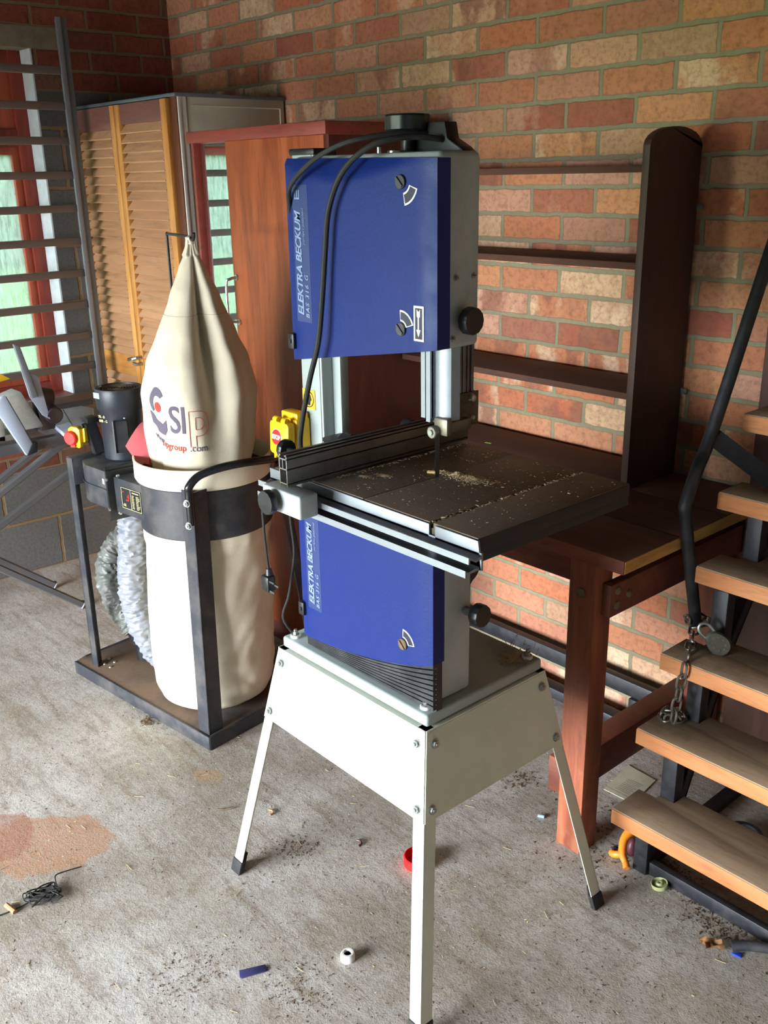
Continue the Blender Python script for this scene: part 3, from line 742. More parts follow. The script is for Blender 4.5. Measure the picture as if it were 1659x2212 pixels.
arcdecal(ud, (2.705, 0, 1.354), 20, 90, .016, .029); doorlock(ud, (2.706, -1.178, 1.354), 0, 0)
arcdecal(ld, (2.700, 0, .756), 15, 85, .018, .030); doorlock(ld, (2.701, -1.178, .757), 0, 0)
bm = bmesh.new(); box(bm, (2.737, -1.1786, 1.338), (2.761, -1.1781, 1.396)); part('arrow_decal', bm, M_WHITE, ud)
bm = bmesh.new(); box(bm, (2.7405, -1.1790, 1.3415), (2.7575, -1.1785, 1.3925)); part('arrow_field', bm, M_DKPR, ud)
bm = bmesh.new()
prism(bm, [(-.0012, .020), (-.004, .024), (-.004, .012), (-.0015, .010), (-.0015, -.010), (-.005, -.010), (0, -.022), (.005, -.010), (.0015, -.010), (.0015, .010), (.004, .012), (.004, .024), (.0012, .020)], (2.749, -1.1790, 1.367), (1, 0, 0), (0, 0, 1), (0, -.0005, 0))
part('arrow_symbol', bm, M_WHITE, ud)
def vtext(parent, s, x, z, size, mat, bold=0., shear=0., sp=1., ysc=1., name='lettering'):
    t = text_bm(s, size, bold, shear, 'LEFT', sp, .0003, ysc); place(t, (x, -1.1790, z), (0, 0, 1), (-1, 0, 0)); return part(name, t, mat, parent)
for prn, x, z0, k in ((ud, 2.436, 1.352, 1.0), (ld, 2.427, .747, .96)):
    bm = bmesh.new(); box(bm, (x-.024, -1.1783, z0-.012), (x+.022, -1.1780, z0+.235*k)); part('name_strip', bm, plain('strip_dark', (34, 50, 104), .45, 0, 0), prn)
    vtext(prn, 'ELEKTRA BECKUM', x-.0015, z0, .0240*k, M_GREYPR, .0006, .25, .94)
    vtext(prn, 'BAS 316 G', x+.016, z0-.004, .0145*k, M_GREYPR, .0002, .2, 1.25)
    vtext(prn, 'perfekt passend', x+.010, z0+.130*k, .0095*k, M_GREYPR, 0, .2, 1.05)
    bm = bmesh.new(); Z_ = z0+.206*k
    for q in range(3): box(bm, (x-.017+q*.0065, -1.1790, Z_+.006), (x-.0145+q*.0065, -1.1786, Z_+.020))
    box(bm, (x-.017, -1.1790, Z_+.004), (x-.0015, -1.1786, Z_+.007)); part('logo', bm, M_GREYPR, prn)
for x, z in ((2.392, 1.300), (2.381, .725)):
    bm = bmesh.new(); box(bm, (x-.008, -1.184, z-.015), (x+.010, -1.172, z+.015), .002); box(bm, (x, -1.186, z-.004), (x+.004, -1.182, z+.004)); part('door_hinge', bm, M_BLACKP, ud if z > 1 else ld)
# knobs
def knob(p, n, r, h, parent=SAW, name='knob', stem=.02, sr=.006):
    p, n = V(p), V(n).normalized(); bm = bmesh.new(); cyl(bm, p, p+n*stem, sr, 14)
    q = p+n*stem; x, y, _ = frame_of(n)
    prof = [(.55*r, 0), (r*.93, .0015), (r, .004), (r, h-.003), (r*.94, h), (r*.5, h+.0006)]
    def rr(a, R): return R*(1-.035*(1-abs(math.cos(a*6))))
    rings = [[bm.verts.new(q+n*hh+(x*math.cos(2*PI*k/72)+y*math.sin(2*PI*k/72))*rr(2*PI*k/72, R)) for k in range(72)] for R, hh in prof]
    for A, B_ in zip(rings, rings[1:]):
        for k in range(72): bm.faces.new((A[k], A[(k+1) % 72], B_[(k+1) % 72], B_[k]))
    bm.faces.new(rings[0][::-1]); bm.faces.new(rings[-1]); return part(name, bm, M_BLACKP, parent)
knob((2.763, -1.092, 1.366), (1, 0, 0), .0235, .020, stem=.012)
knob((2.752, -1.062, .808), (1, .0, .05), .0225, .022, stem=.026)
bm = bmesh.new(); cyl(bm, (2.752, -1.062, .808), (2.770, -1.062, .809), .009, 6); part('lock_nut', bm, M_ZINC, SAW)
knob((2.615, -1.075, 1.64), (0, 0, 1), .040, .028, stem=.030, sr=.012, name='tension_knob')
bm = bmesh.new(); cyl(bm, (2.600, -1.128, 1.636), (2.600, -1.128, 1.646), .004, 12); cyl(bm, (2.61, -1.1, 1.636), (2.61, -1.1, 1.64), .014, 20); part('tension_screw', bm, M_ZINC, SAW)
bm = bmesh.new(); prism(bm, [(2.585, 1.634), (2.742, 1.634), (2.728, 1.644), (2.700, 1.658), (2.694, 1.684), (2.630, 1.684), (2.590, 1.652)], (0, -1.065, 0), (1, 0, 0), (0, 0, 1), (0, .03, 0), .002)
part('rear_bracket', bm, M_BLACKP, SAW)
for (y, z) in ((-1.105, 1.437), (-1.062, 1.437), (-1.112, 1.336)):
    bm = bmesh.new(); hexbolt(bm, (2.763, y, z), (1, 0, 0), .0045, .004); part('bolt', bm, M_ZINC, uc)
bm = bmesh.new(); cyl(bm, (2.64, -1.043, .865), (2.64, -.96, .865), .062, 40, bev=.008)
cyl(bm, (2.675, -1.020, .862), (2.700, -1.020, .862), .050, 36, bev=.004)
part('motor', bm, M_BLACKP, SAW)
# upper guard, guide block and blade
bm = bmesh.new(); box(bm, (2.684, -1.112, 1.186), (2.6945, -1.100, 1.33)); box(bm, (2.697, -1.112, 1.180), (2.7075, -1.100, 1.33)); box(bm, (2.684, -1.108, 1.188), (2.7075, -1.104, 1.33))
tube(bm, [(2.7075, -1.104, 1.183), (2.712, -1.098, 1.178), (2.714, -1.090, 1.183)], .0025, 8, 3)
prism(bm, [(2.707, 0), (2.716, -.004), (2.732, -.004), (2.744, .004), (2.748, .022), (2.745, .022), (2.741, .007), (2.731, -.001), (2.717, -.001), (2.709, .003)], (0, -1.100, 1.186), (1, 0, 0), (0, 1, 0), (0, 0, .145))
g_ = part('blade_guard', bm, M_ALU, SAW)
bm = bmesh.new(); box(bm, (2.700, -1.042, 1.165), (2.712, -1.004, 1.33), .001)
for y in (-1.036, -1.024, -1.014): box(bm, (2.712, y, 1.22), (2.7145, y+.003, 1.33))
box(bm, (2.704, -1.046, 1.163), (2.718, -.998, 1.222), .002)
g2 = part('guide_post', bm, M_ALUM, SAW)
bm = bmesh.new(); box(bm, (2.715, -1.047, 1.160), (2.7185, -.997, 1.223), .0015); part('guide_plate', bm, M_CHIP, g2)
bm = bmesh.new(); lathe(bm, [(.009, 0), (.009, .003), (.006, .008), (0, .009)], (2.7185, -1.018, 1.212), (1, 0, 0), 20, False); part('guide_bolt', bm, M_ZINC, g2); bm = bmesh.new(); lathe(bm, [(.005, 0), (.003, .003), (0, .003)], (2.7185, -1.012, 1.174), (1, 0, 0), 16, False); part('guide_bolt', bm, M_ZINC, g2)
bm = bmesh.new(); box(bm, (2.716, -1.112, 1.160), (2.750, -1.097, 1.192), .004); box(bm, (2.728, -1.100, 1.164), (2.746, -1.045, 1.184), .002); box(bm, (2.712, -1.052, 1.160), (2.7155, -1.036, 1.190), .001)
g3 = part('guide_block', bm, plain('worn_cast_metal', (120, 114, 100), .45, .6, .3), g2)
bm = bmesh.new(); cyl(bm, (2.722, -1.124, 1.166), (2.722, -1.111, 1.166), .0115, 24, bev=.0015); part('guide_bearing', bm, M_STEEL, g2)
bm = bmesh.new(); cyl(bm, (2.722, -1.127, 1.166), (2.722, -1.123, 1.166), .005, 16); part('bearing_pin', bm, M_ZINC, g2)
bm = bmesh.new(); n = 58; z0, z1 = 1.045, 1.185; pts = [(.006, z0)]
pts = [(.0045, 0), (.0045, z1-z0)]
for i in range(n): pts += [(-.0050, (z1-z0)*(1-i/n)), (-.0028, (z1-z0)*(1-(i+.75)/n))]
prism(bm, pts, (2.678, -1.066, z0), (.35, .94, 0), (0, 0, 1), (.0008, 0, 0)); part('blade', bm, plain('blade_steel', (74, 68, 62), .45, .7, .3), SAW)
# table with slots
bm = bmesh.new(); tx0, tx1, ty0, ty1 = 2.404, 2.953, -1.246, -.842
def tb(x0, x1, y0=ty0, y1=ty1, z0=1.0405, z1=1.060): box(bm, (x0, y0, z0), (x1, y1, z1), .0012)
tb(tx0, 2.6745); tb(2.6770, 2.8440); tb(2.8520, tx1)
box(bm, (2.6740, -1.058, 1.041), (2.678, ty1, 1.0596)); box(bm, (tx0, ty0, 1.034), (tx1, ty1, 1.0410)); box(bm, (2.8438, ty0, 1.041), (2.8522, ty1, 1.0500))
tab = part('saw_table', bm, M_IRON, SAW)
bm = bmesh.new()
for x in (tx0, tx1-.011): box(bm, (x, ty0+.004, 1.018), (x+.0115, ty1, 1.0415), .001)
box(bm, (tx0+.01, ty1-.012, 1.018), (tx1-.01, ty1-.001, 1.0415), .001); box(bm, (tx1-.001, ty0+.002, 1.036), (tx1+.0015, ty1, 1.0585), .0005); part('table_rim', bm, M_RIM, tab)
bm = bmesh.new()
box(bm, (2.396, -1.252, 1.010), (2.848, -1.2475, 1.0585), .0008); box(bm, (2.862, -1.252, 1.010), (2.966, -1.2475, 1.0585), .0008); box(bm, (2.396, -1.252, 1.010), (2.966, -1.2478, 1.040), .0008)
for v in bm.verts:
    if v.co.x > 2.955 and v.co.z > 1.05: v.co.x -= .008
prof = [(-.004, .026), (-.016, .022), (-.030, .030), (-.033, .030), (-.033, .019), (-.030, .019), (-.029, .026), (-.016, .018), (-.004, .021)]
prism(bm, prof, (2.396, -1.248, 1.010), (0, 1, 0), (0, 0, 1), (.570, 0, 0))
prof = [(-.002, .004), (-.030, .002), (-.036, .006), (-.036, -.006), (-.033, -.008), (-.030, -.002), (-.002, -.001)]
prism(bm, prof, (2.396, -1.248, 1.012), (0, 1, 0), (0, 0, 1), (.566, 0, 0))
part('fence_rail', bm, M_ALU, SAW)
# rip fence, hollow extrusion seen on its end
fen = bpy.data.objects.new('rip_fence', None); COL.objects.link(fen); fen.parent = SAW; fen.location = V((2.52, -1.05, 1.062))-SAW.location
bm = bmesh.new(); fx0, fx1, fy0, fy1, fz0, fz1 = 2.5145, 2.5385, -1.312, -.835, 1.064, 1.124; w = .0022
box(bm, (fx0, fy0, fz0), (fx0+w, fy1, fz1), .0004); box(bm, (fx1-w, fy0, fz0), (fx1, fy1, fz1), .0004)
box(bm, (fx0, fy0, fz0+.004), (fx1, fy1, fz0+.0062)); box(bm, (fx0, fy0, 1.0955), (fx1, fy1, 1.098)); box(bm, (fx0, fy0, 1.1145), (fx1, fy1, 1.117))
box(bm, ((fx0+fx1)/2-.001, fy0, 1.0975), ((fx0+fx1)/2+.001, fy1, 1.115)); box(bm, (fx0, fy0, fz1-.003), (fx0+.006, fy1, fz1)); box(bm, (fx1-.006, fy0, fz1-.003), (fx1, fy1, fz1))
part('fence_body', bm, M_ALUM, fen)
bm = bmesh.new(); box(bm, (2.482, -1.330, 1.018), (2.598, -1.288, 1.0625), .004, 3); part('fence_clamp', bm, M_GREY, fen)
knob((2.523, -1.328, 1.040), (0, -1, 0), .0235, .016, parent=fen, name='clamp_knob', stem=.010)
knob((2.470, -1.235, 1.100), (-1, 0, 0), .020, .016, parent=fen, name='fence_knob', stem=.030)
bm = bmesh.new(); box(bm, (2.436, -1.150, 1.098), (2.512, -1.100, 1.110), .004); cyl(bm, (2.470, -1.12, 1.100), (2.500, -1.12, 1.100), .021, 24, bev=.002); part('fence_knob', bm, M_BLACKP, fen); bm = bmesh.new(); cyl(bm, (2.475, -.96, 1.105), (2.50, -.96, 1.105), .017, 24, bev=.002); part('fence_knob', bm, M_BLACKP, fen)
# yellow switch
swx, swy, swz = 2.305, -1.168, 1.0
bm = bmesh.new(); box(bm, (2.268, -1.128, 1.050), (2.322, -1.092, 1.120), .004); box(bm, (2.262, -1.124, 1.112), (2.320, -1.094, 1.132), .004)
sw = part('switch_box', bm, M_YEL, SAW)
bm = bmesh.new()
prism(bm, [(-.026, -.032), (-.022, -.037), (-.012, -.039), (-.011, -.050), (-.004, -.042), (.034, -.040), (.040, -.032), (.040, .026), (.035, .032), (-.022, .032), (-.026, .026)], (2.283, -1.152, 1.082), (1, 0, .0), (0, .05, 1), (0, .017, 0), .0015)
cyl(bm, (2.268, -1.144, 1.117), (2.282, -1.144, 1.117), .007, 16); cyl(bm, (2.298, -1.144, 1.117), (2.312, -1.144, 1.117), .007, 16)
box(bm, (2.276, -1.137, 1.055), (2.308, -1.122, 1.105), .003)
fl = part('switch_flap', bm, M_YEL, sw)
bm = bmesh.new(); cyl(bm, (2.2820, -1.1518, 1.081), (2.2820, -1.1530, 1.0811), .0175, 32); part('stop_disc', bm, M_WHITE, fl)
bm = bmesh.new(); cyl(bm, (2.2820, -1.1529, 1.081), (2.2820, -1.1537, 1.0811), .0165, 32); part('stop_disc_face', bm, M_RED, fl)
t = text_bm('STOP', .0125, .0006, 0, 'CENTER', .92, .0003, 1.1); place(t, (2.2822, -1.1542, 1.0765), (1, 0, 0), (0, 0, 1)); part('lettering', t, M_WHITE, fl)
# power cable over the top and hanging in front
bm = bmesh.new()
tube(bm, [(2.360, -1.13, 1.050), (2.400, -1.175, 1.075), (2.428, -1.195, 1.130), (2.470, -1.200, 1.235), (2.502, -1.2, 1.312), (2.515, -1.196, 1.40), (2.524, -1.194, 1.47), (2.540, -1.194, 1.548), (2.585, -1.195, 1.610), (2.632, -1.17, 1.648), (2.665, -1.12, 1.660), (2.690, -1.06, 1.655), (2.66, -1.02, 1.650)], .0052, 10, 6)
tube(bm, [(2.66, -1.03, 1.665), (2.64, -1.10, 1.668), (2.590, -1.17, 1.658), (2.53, -1.19, 1.640), (2.47, -1.195, 1.612), (2.425, -1.192, 1.582), (2.405, -1.180, 1.555), (2.392, -1.165, 1.53), (2.37, -1.12, 1.52)], .0045, 10, 6)
part('power_cable', bm, M_BLACKR, SAW)
bm = bmesh.new(); tube(bm, [(2.300, -1.10, 1.03), (2.250, -1.120, 1.00), (2.205, -1.143, .93), (2.200, -1.145, .86), (2.203, -1.144, .79), (2.205, -1.142, .745)], .0030, 8, 6)
pc = part('plug_lead', bm, M_BLACKR, SAW)
bm = bmesh.new(); cyl(bm, (2.205, -1.142, .752), (2.207, -1.142, .735), .0065, 14, r2=.010); box(bm, (2.192, -1.158, .700), (2.222, -1.134, .738), .005)
part('plug', bm, M_BLACKP, pc)
bm = bmesh.new()
for dz, dy in ((.728, -.006), (.716, .006), (.704, -.006)): box(bm, (2.221, -1.146+dy-.002, dz-.0025), (2.239, -1.146+dy+.002, dz+.0025))
part('plug_pins', bm, M_BLKST, pc)
bm = bmesh.new(); tube(bm, [(2.25, -1.09, 1.02), (2.215, -1.075, .95), (2.203, -1.072, .86), (2.208, -1.07, .77), (2.200, -1.085, .67), (2.195, -1.10, .60), (2.230, -1.04, .52), (2.285, -.95, .50), (2.290, -.86, .52), (2.33, -.832, .56)], .0032, 8, 6)
part('hanging_lead', bm, M_BLACKR, SAW)

# sawdust and chips on the saw
bm = bmesh.new(); rnd = random.Random(3)
def chip(bm, x, y, z, s):
    a = rnd.uniform(0, 6.3); b = rnd.uniform(-.5, .5); L = s*rnd.uniform(.5, 1.6); w_ = s*rnd.uniform(.25, .7); h = s*rnd.uniform(.15, .4)
    u = V((math.cos(a), math.sin(a), b*.6))*L; v_ = V((-math.sin(a), math.cos(a), rnd.uniform(-.3, .3)))*w_; c = V((x, y, z+h*.5)); n = V((0, 0, h))
    q = [bm.verts.new(c+p) for p in (-u-v_, u-v_, u+v_, -u+v_)]; t_ = bm.verts.new(c+n); 
    for i in range(4): bm.faces.new((q[i], q[(i+1) % 4], t_))
    bm.faces.new(q[::-1])
def pile(bm, cx, cy, z, rx, ry, h, n, s, ang=0):
    for i in range(n):
        a = rnd.uniform(0, 2*PI); r = abs(rnd.gauss(0, .45)); u, v_ = rx*r*math.cos(a), ry*r*math.sin(a)
        chip(bm, cx+u*math.cos(ang)-v_*math.sin(ang), cy+u*math.sin(ang)+v_*math.cos(ang), z+h*max(0, 1-r)*rnd.uniform(.2, 1), s*rnd.uniform(.5, 1.3))
pile(bm, 2.735, -1.032, 1.060, .060, .030, .007, 1500, .0018, .15); pile(bm, 2.672, -1.040, 1.060, .035, .012, .006, 260, .0032, .3)
pile(bm, 2.700, -1.035, 1.060, .02, .015, .008, 80, .004)
pile(bm, 2.600, -1.130, 1.060, .022, .010, .002, 700, .0012, .3); pile(bm, 2.580, -1.160, 1.060, .020, .009, .002, 500, .0012, .4)
for i in range(420): chip(bm, 2.848+rnd.uniform(-.004, .006), rnd.uniform(-1.244, -.86), 1.056+rnd.uniform(0, .004), .0022*rnd.uniform(.5, 1.6))
for i in range(260): chip(bm, 2.543+abs(rnd.gauss(0, .006)), rnd.uniform(-1.20, -.85), 1.060, .0018*rnd.uniform(.4, 1.5))
for i in range(420): chip(bm, rnd.uniform(2.56, 2.94), rnd.uniform(-1.23, -.85), 1.060, .0013*rnd.uniform(.4, 1.6))
for i in range(240): chip(bm, 2.80+rnd.gauss(0, .035), -1.268+rnd.uniform(-.004, .006), 1.032, .0024*rnd.uniform(.4, 1.6))
for i in range(80): chip(bm, rnd.uniform(2.56, 2.95), -1.268+rnd.uniform(-.006, .010), 1.032, .0014*rnd.uniform(.4, 1.6))
pile(bm, 2.735, -.885, .632, .035, .05, .006, 420, .0028, 0); pile(bm, 2.73, -1.155, .632, .02, .012, .006, 90, .0024)
for i in range(30):
    x, y = 2.73+rnd.gauss(0, .03), -.885+rnd.gauss(0, .03); a = rnd.uniform(0, 6.3); beam(bm, (x, y, .636), (x+.018*math.cos(a), y+.018*math.sin(a), .636+rnd.uniform(0, .01)), .0008, .0008)
tag(part('sawdust', bm, M_DUST, None, 10, False), 'pale sawdust and chips scattered on the band saw table and base', 'sawdust', kind='stuff')
bm = bmesh.new(); beam(bm, (2.645, -1.058, 1.062), (2.662, -1.050, 1.063), .005, .003, bev=.0006)
single('wood_offcut', bm, plain('pale_offcut', (214, 178, 116), .7), 'small pale wood offcut lying beside the band saw blade', 'offcut')
bm = bmesh.new()
prism(bm, [(-.012, 0), (-.004, .006), (.008, .004), (.013, -.002), (.003, -.006), (-.008, -.004)], (2.594, -1.268, 1.033), (1, 0, 0), (0, 1, 0), (0, 0, .002))
single('wood_sliver', bm, plain('brown_bark', (124, 84, 64), .8), 'reddish brown wood sliver lying on the fence rail near the clamp', 'wood sliver')

# ------------------------------------------------------------------ dust collector
D = thing('dust_collector', 'black twin bag dust collector with a printed cream canvas filter bag', 'dust collector', (1.40, -.86, 0))
RC = V((1.500, -.880, 0)); TH0 = math.radians(-30.2)
def rel(cx, cy, th, r): return (cx+r*math.cos(TH0+th), cy+r*math.sin(TH0+th))
# tray, turned 7 degrees
ta = math.radians(7.0); tu = V((math.cos(ta), math.sin(ta), 0)); tv = V((-math.sin(ta), math.cos(ta), 0)); tc = V((1.725, -1.066, 0))
bm = bmesh.new(); prism(bm, [(0, 0), (-.735, .005), (-.75, .05), (-.735, .50), (0, .50)], tc+V((0, 0, .012)), tu, tv, (0, 0, .030), .003)
part('base_tray', bm, plain('rusty_tray', (104, 84, 66), .65, .1, .6, (60, 56, 54), 5, .2), D)
bm = bmesh.new()
for q0, q1 in (((.0, 0), (-.735, .005)), ((0, 0), (0, .50)), ((0, .5), (-.735, .5)), ((-.74, .05), (-.735, .5))):
    a = tc+tu*q0[0]+tv*q0[1]; b = tc+tu*q1[0]+tv*q1[1]; beam(bm, a+V((0, 0, .022)), b+V((0, 0, .022)), .006, .044, up=(0, 0, 1), bev=.001)
part('tray_rim', bm, M_BLKST, D)
for i in range(4):
    bm = bmesh.new(); lathe(bm, [(.006, 0), (.005, .003), (0, .005)], tc+tu*(-.66+.035*(i % 2)+.02*(i//2))+tv*(.09-.03*(i//2))+V((0, 0, .042)), (0, 0, 1), 12, False); part('screw', bm, M_ZINC, D)
def cleg(base, top, w=.045, dirs=None):
    base, top = V(base), V(top); bm = bmesh.new()
    for u, n in dirs:
        u, n = V(u), V(n); s = bmesh.new(); f = s.faces.new([s.verts.new(p) for p in (base, base+u*w, top+u*w, top)])
        r = bmesh.ops.extrude_face_region(s, geom=[f])
        for v in [g for g in r['geom'] if isinstance(g, bmesh.types.BMVert)]: v.co -= n*.004
        bmesh.ops.recalc_face_normals(s, faces=list(s.faces)); _merge(bm, s)
    return part('leg', bm, M_BLKST, D)
L_F = cleg((1.713, -1.058, .042), (1.690, -1.032, .788), .050, ((-tu, -tv), (tv, tu)))
cleg((1.055, -1.115, .042), (1.085, -1.125, .785), .034, ((tu, -tv), (tv, -tu)))
cleg((1.655, -.590, .042), (1.655, -.700, .80), .034, ((-tu, tv), (-tv, tu)))
cleg((1.02, -.66, .042), (1.07, -.78, .76), .034, ((tu, tv), (-tv, -tu)))
# drum ring
bm = bmesh.new(); lathe(bm, [(.194, 0), (.197, .004), (.197, .146), (.194, .150), (.188, .150), (.188, 0)], RC+V((0, 0, .627)), seg=64, cap=False)
lathe(bm, [(.188, .130), (.05, .132), (.049, .10), (.188, .10)], RC+V((0, 0, .627)), seg=48, cap=False)
part('drum_ring', bm, M_BLKST, D)
bm = bmesh.new(); lathe(bm, [(.198, 0), (.2015, .006), (.2010, .050), (.2025, .062), (.1985, .063), (.196, .058), (.196, 0)], RC+V((0, 0, .776)), seg=72, cap=False)
part('canvas_belt', bm, M_BELT, D)
bm = bmesh.new(); cyl(bm, RC+V((0, 0, .785)), RC+V((0, 0, .787)), .195, 48); part('belt_floor', bm, plain('dark_red_cloth', (92, 44, 40), .95), D)
# fan housing: scroll + duct box
SC = V((1.200, -.955, 0)); R0 = .155; n = 40; poly = []
for i in range(n+1):
    a = math.radians(-93 - 245*i/n); r = R0-.010*i/n; poly.append((SC.x+r*math.cos(a), SC.y+r*math.sin(a)))
# tangents to the flange
poly = poly + [(1.33, -.905), (1.315, -1.098)]
bm = bmesh.new(); prism(bm, poly, (0, 0, .660), (1, 0, 0), (0, 1, 0), (0, 0, .120), .003)
fh = part('fan_housing', bm, M_BLKST, D)
bm = bmesh.new()
ring = [(SC.x+(R0+.002)*math.cos(math.radians(-93-245*i/n)), SC.y+(R0+.002)*math.sin(math.radians(-93-245*i/n)), .722) for i in range(n+1)]
tube(bm, [(1.315, -1.101, .722)]+ring, .0022, 6); part('seam', bm, M_BLKST, fh)
bm = bmesh.new(); beam(bm, (1.322, -1.110, .715), (1.338, -.890, .715), .006, .166, up=(0, 0, 1)) ; beam(bm, (1.330, -1.112, .715), (1.346, -.888, .715), .008, .150)
part('flange', bm, M_BLACKP, fh)
for z, y in ((.775, -1.085), (.775, -.96), (.66, -1.09)):
    bm = bmesh.new(); lathe(bm, [(.006, 0), (.005, .004), (0, .005)], (1.352, y, z), (1, .08, 0), 10, False); part('bolt', bm, M_ZINC, fh)
for z in (.765, .672):
    bm = bmesh.new(); lathe(bm, [(.006, 0), (.005, .004), (0, .005)], (1.333, -1.112, z), (0, -1, 0), 10, False); part('bolt', bm, M_ZINC, fh)
bm = bmesh.new(); prism(bm, [(1.335, -1.092), (1.335, -.90), (1.42, -.80), (1.52, -.86), (1.53, -1.068)], (0, 0, .660), (1, 0, 0), (0, 1, 0), (0, 0, .110), .003)
dbx = part('duct_box', bm, M_BLKST, D)
dx = V((.192, .024, 0)).normalized(); dn = V((dx.y, -dx.x, 0)); lo = V((1.372, -1.0875, .682))+dn*.0012
bm = bmesh.new(); prism(bm, [(0, 0), (.098, 0), (.098, .066), (0, .066)], lo, dx, (0, 0, 1), dn*.0008); pl_ = part('rating_plate', bm, M_BLACKP, dbx)
bm = bmesh.new()
for a in ((.001, .001, .097, .0022), (.001, .0638, .097, .065), (.001, .001, .0022, .065), (.0958, .001, .097, .065), (.047, .001, .0482, .065)):
    prism(bm, [(a[0], a[1]), (a[2], a[1]), (a[2], a[3]), (a[0], a[3])], lo+dn*.0009, dx, (0, 0, 1), dn*.0004)
for i in range(9):
    for k, w_ in ((.053, .010), (.074, .016)):
        w2 = w_*rnd.uniform(.6, 1.1); prism(bm, [(k, .008+i*.0048), (k+w2, .008+i*.0048), (k+w2, .0098+i*.0048), (k, .0098+i*.0048)], lo+dn*.0009, dx, (0, 0, 1), dn*.0004)
prism(bm, [(.056, .055), (.088, .055), (.088, .058), (.056, .058)], lo+dn*.0009, dx, (0, 0, 1), dn*.0004)
t_ = text_bm('CE', .010, .0003); place(t_, lo+dn*.0012+dx*.008+V((0, 0, .008)), dx, (0, 0, 1)); _merge(bm, t_)
part('plate_print', bm, plain('pale_yellow_print', (214, 204, 140), .6, 0, 0), pl_)
bm = bmesh.new()
for (a, b_, c_, d_) in ((.008, .050, .014, .054), (.030, .036, .040, .041), (.022, .026, .036, .030), (.034, .030, .038, .046)): prism(bm, [(a, b_), (c_, b_), (c_, d_), (a, d_)], lo+dn*.0009, dx, (0, 0, 1), dn*.0004)
part('plate_red_print', bm, M_RED, pl_)
bm = bmesh.new(); prism(bm, [(0, 0), (.014, 0), (.014, .016), (0, .016)], (1.278, -1.1005, .738), (1, -.02, 0), (0, 0, 1), (0, -.001, 0)); part('paper_tag', bm, M_WHITEP, fh)
bm = bmesh.new(); box(bm, (1.078, -1.122, .700), (1.118, -1.02, .788), .004); part('leg_bracket', bm, M_BLKST, fh)
# motor
MC = V((1.186, -.972, 0)); bm = bmesh.new()
lathe(bm, [(.060, 0), (.063, .004), (.064, .15), (.071, .160), (.0725, .215), (.070, .222), (.062, .222), (.060, .208), (.0, .208)], MC+V((0, 0, .780)), seg=48, cap=False)
mo = part('motor', bm, plain('dark_motor_shell', (36, 40, 48), .42, 0, .15, (84, 84, 88), 12), D)
bm = bmesh.new()
for i in range(7): tube(bm, [MC+V((r*math.cos(2*PI*k/32), r*math.sin(2*PI*k/32), .998)) for k in range(32) for r in [.008*(i+1)]], .0012, 6, closed=True)
part('vent_grid', bm, M_CHIP, mo)
d1 = V((.86, -.50, 0)); d2 = V((.2, -.98, 0))
bm = bmesh.new(); beam(bm, MC+d1*.060+V((0, 0, .815)), MC+d1*.060+V((0, 0, .905)), .040, .026, up=d1, bev=.005); part('capacitor_cover', bm, M_BLACKP, mo)
bm = bmesh.new(); lathe(bm, [(.004, 0), (.003, .003), (0, .004)], MC+d1*.067+V((.01, .01, .918)), d1, 12, False); part('screw', bm, M_ZINC, mo)
dl = V((.30, -.95, 0)); dr_ = V((.95, .30, 0))
bm = bmesh.new(); t_ = text_bm('78 - B', .011, .0002); place(t_, MC+dl*.0660-dr_*.030+V((0, 0, .915)), dr_, (0, 0, 1)); _merge(bm, t_)
t_ = text_bm('00B - G', .011, .0002); place(t_, MC+dl*.0660-dr_*.028+V((0, 0, .902)), dr_, (0, 0, 1)); _merge(bm, t_)
part('motor_marking', bm, plain('pale_yellow_print', (214, 204, 140)), mo)
bm = bmesh.new(); beam(bm, MC+dl*.070-dr_*.036+V((0, 0, .985)), MC+dl*.073-dr_*.008+V((0, 0, .985)), .001, .018, up=(0, 0, 1)); part('motor_label', bm, M_PALE, mo)
# motor switch: black bracket, yellow box, red stop pad
sp_ = V((1.093, -1.060, .85)); bm = bmesh.new(); beam(bm, sp_+V((.012, .016, .035)), sp_+V((.03, .03, -.06)), .030, .030, up=(0, 1, 0), bev=.003); box(bm, (1.082, -1.060, .888), (1.128, -1.02, .905), .003); part('switch_bracket', bm, M_BLACKP, mo)
bm = bmesh.new(); q = V((1.085, -1.075, .845)); fw = V((.45, -.89, 0)); rt = V((.89, .45, 0))
prism(bm, [(-.022, -.028), (.014, -.034), (.020, -.028), (.022, .026), (.012, .034), (-.012, .034), (-.022, .026)], q, rt, (0, 0, 1), fw*.020, .002)
prism(bm, [(.022, -.018), (.030, -.014), (.032, .030), (.022, .026)], q-fw*.01, rt, (0, 0, 1), fw*.018, .001); msw = part('switch_box', bm, M_YEL, mo)
bm = bmesh.new(); cyl(bm, q+fw*.019-rt*.010+V((0, 0, -.001)), q+fw*.033-rt*.010+V((0, 0, -.001)), .0225, 28, bev=.003); beam(bm, q+fw*.022-rt*.006+V((0, 0, -.012)), q+fw*.022-rt*.004+V((0, 0, -.030)), .016, .010, up=fw); part('stop_pad', bm, M_RED, msw)
# tubular handle
bm = bmesh.new()
tube(bm, [(1.694, -1.045, .700), (1.694, -1.045, .79), (1.697, -1.043, .812), (1.706, -1.015, .838), (1.727, -.965, .853), (1.745, -.90, .858), (1.73, -.80, .845), (1.69, -.735, .830), (1.66, -.70, .800), (1.655, -.70, .72)], .0115, 14, 7)
part('handle', bm, plain('gloss_black_tube', (20, 21, 24), .22, 0, .03), D)
for z in (.765, .700):
    bm = bmesh.new(); hexbolt(bm, V((1.697, -1.055, z)), V((.3, -.95, 0)), .008, .006); part('bolt', bm, M_ZINC, D)
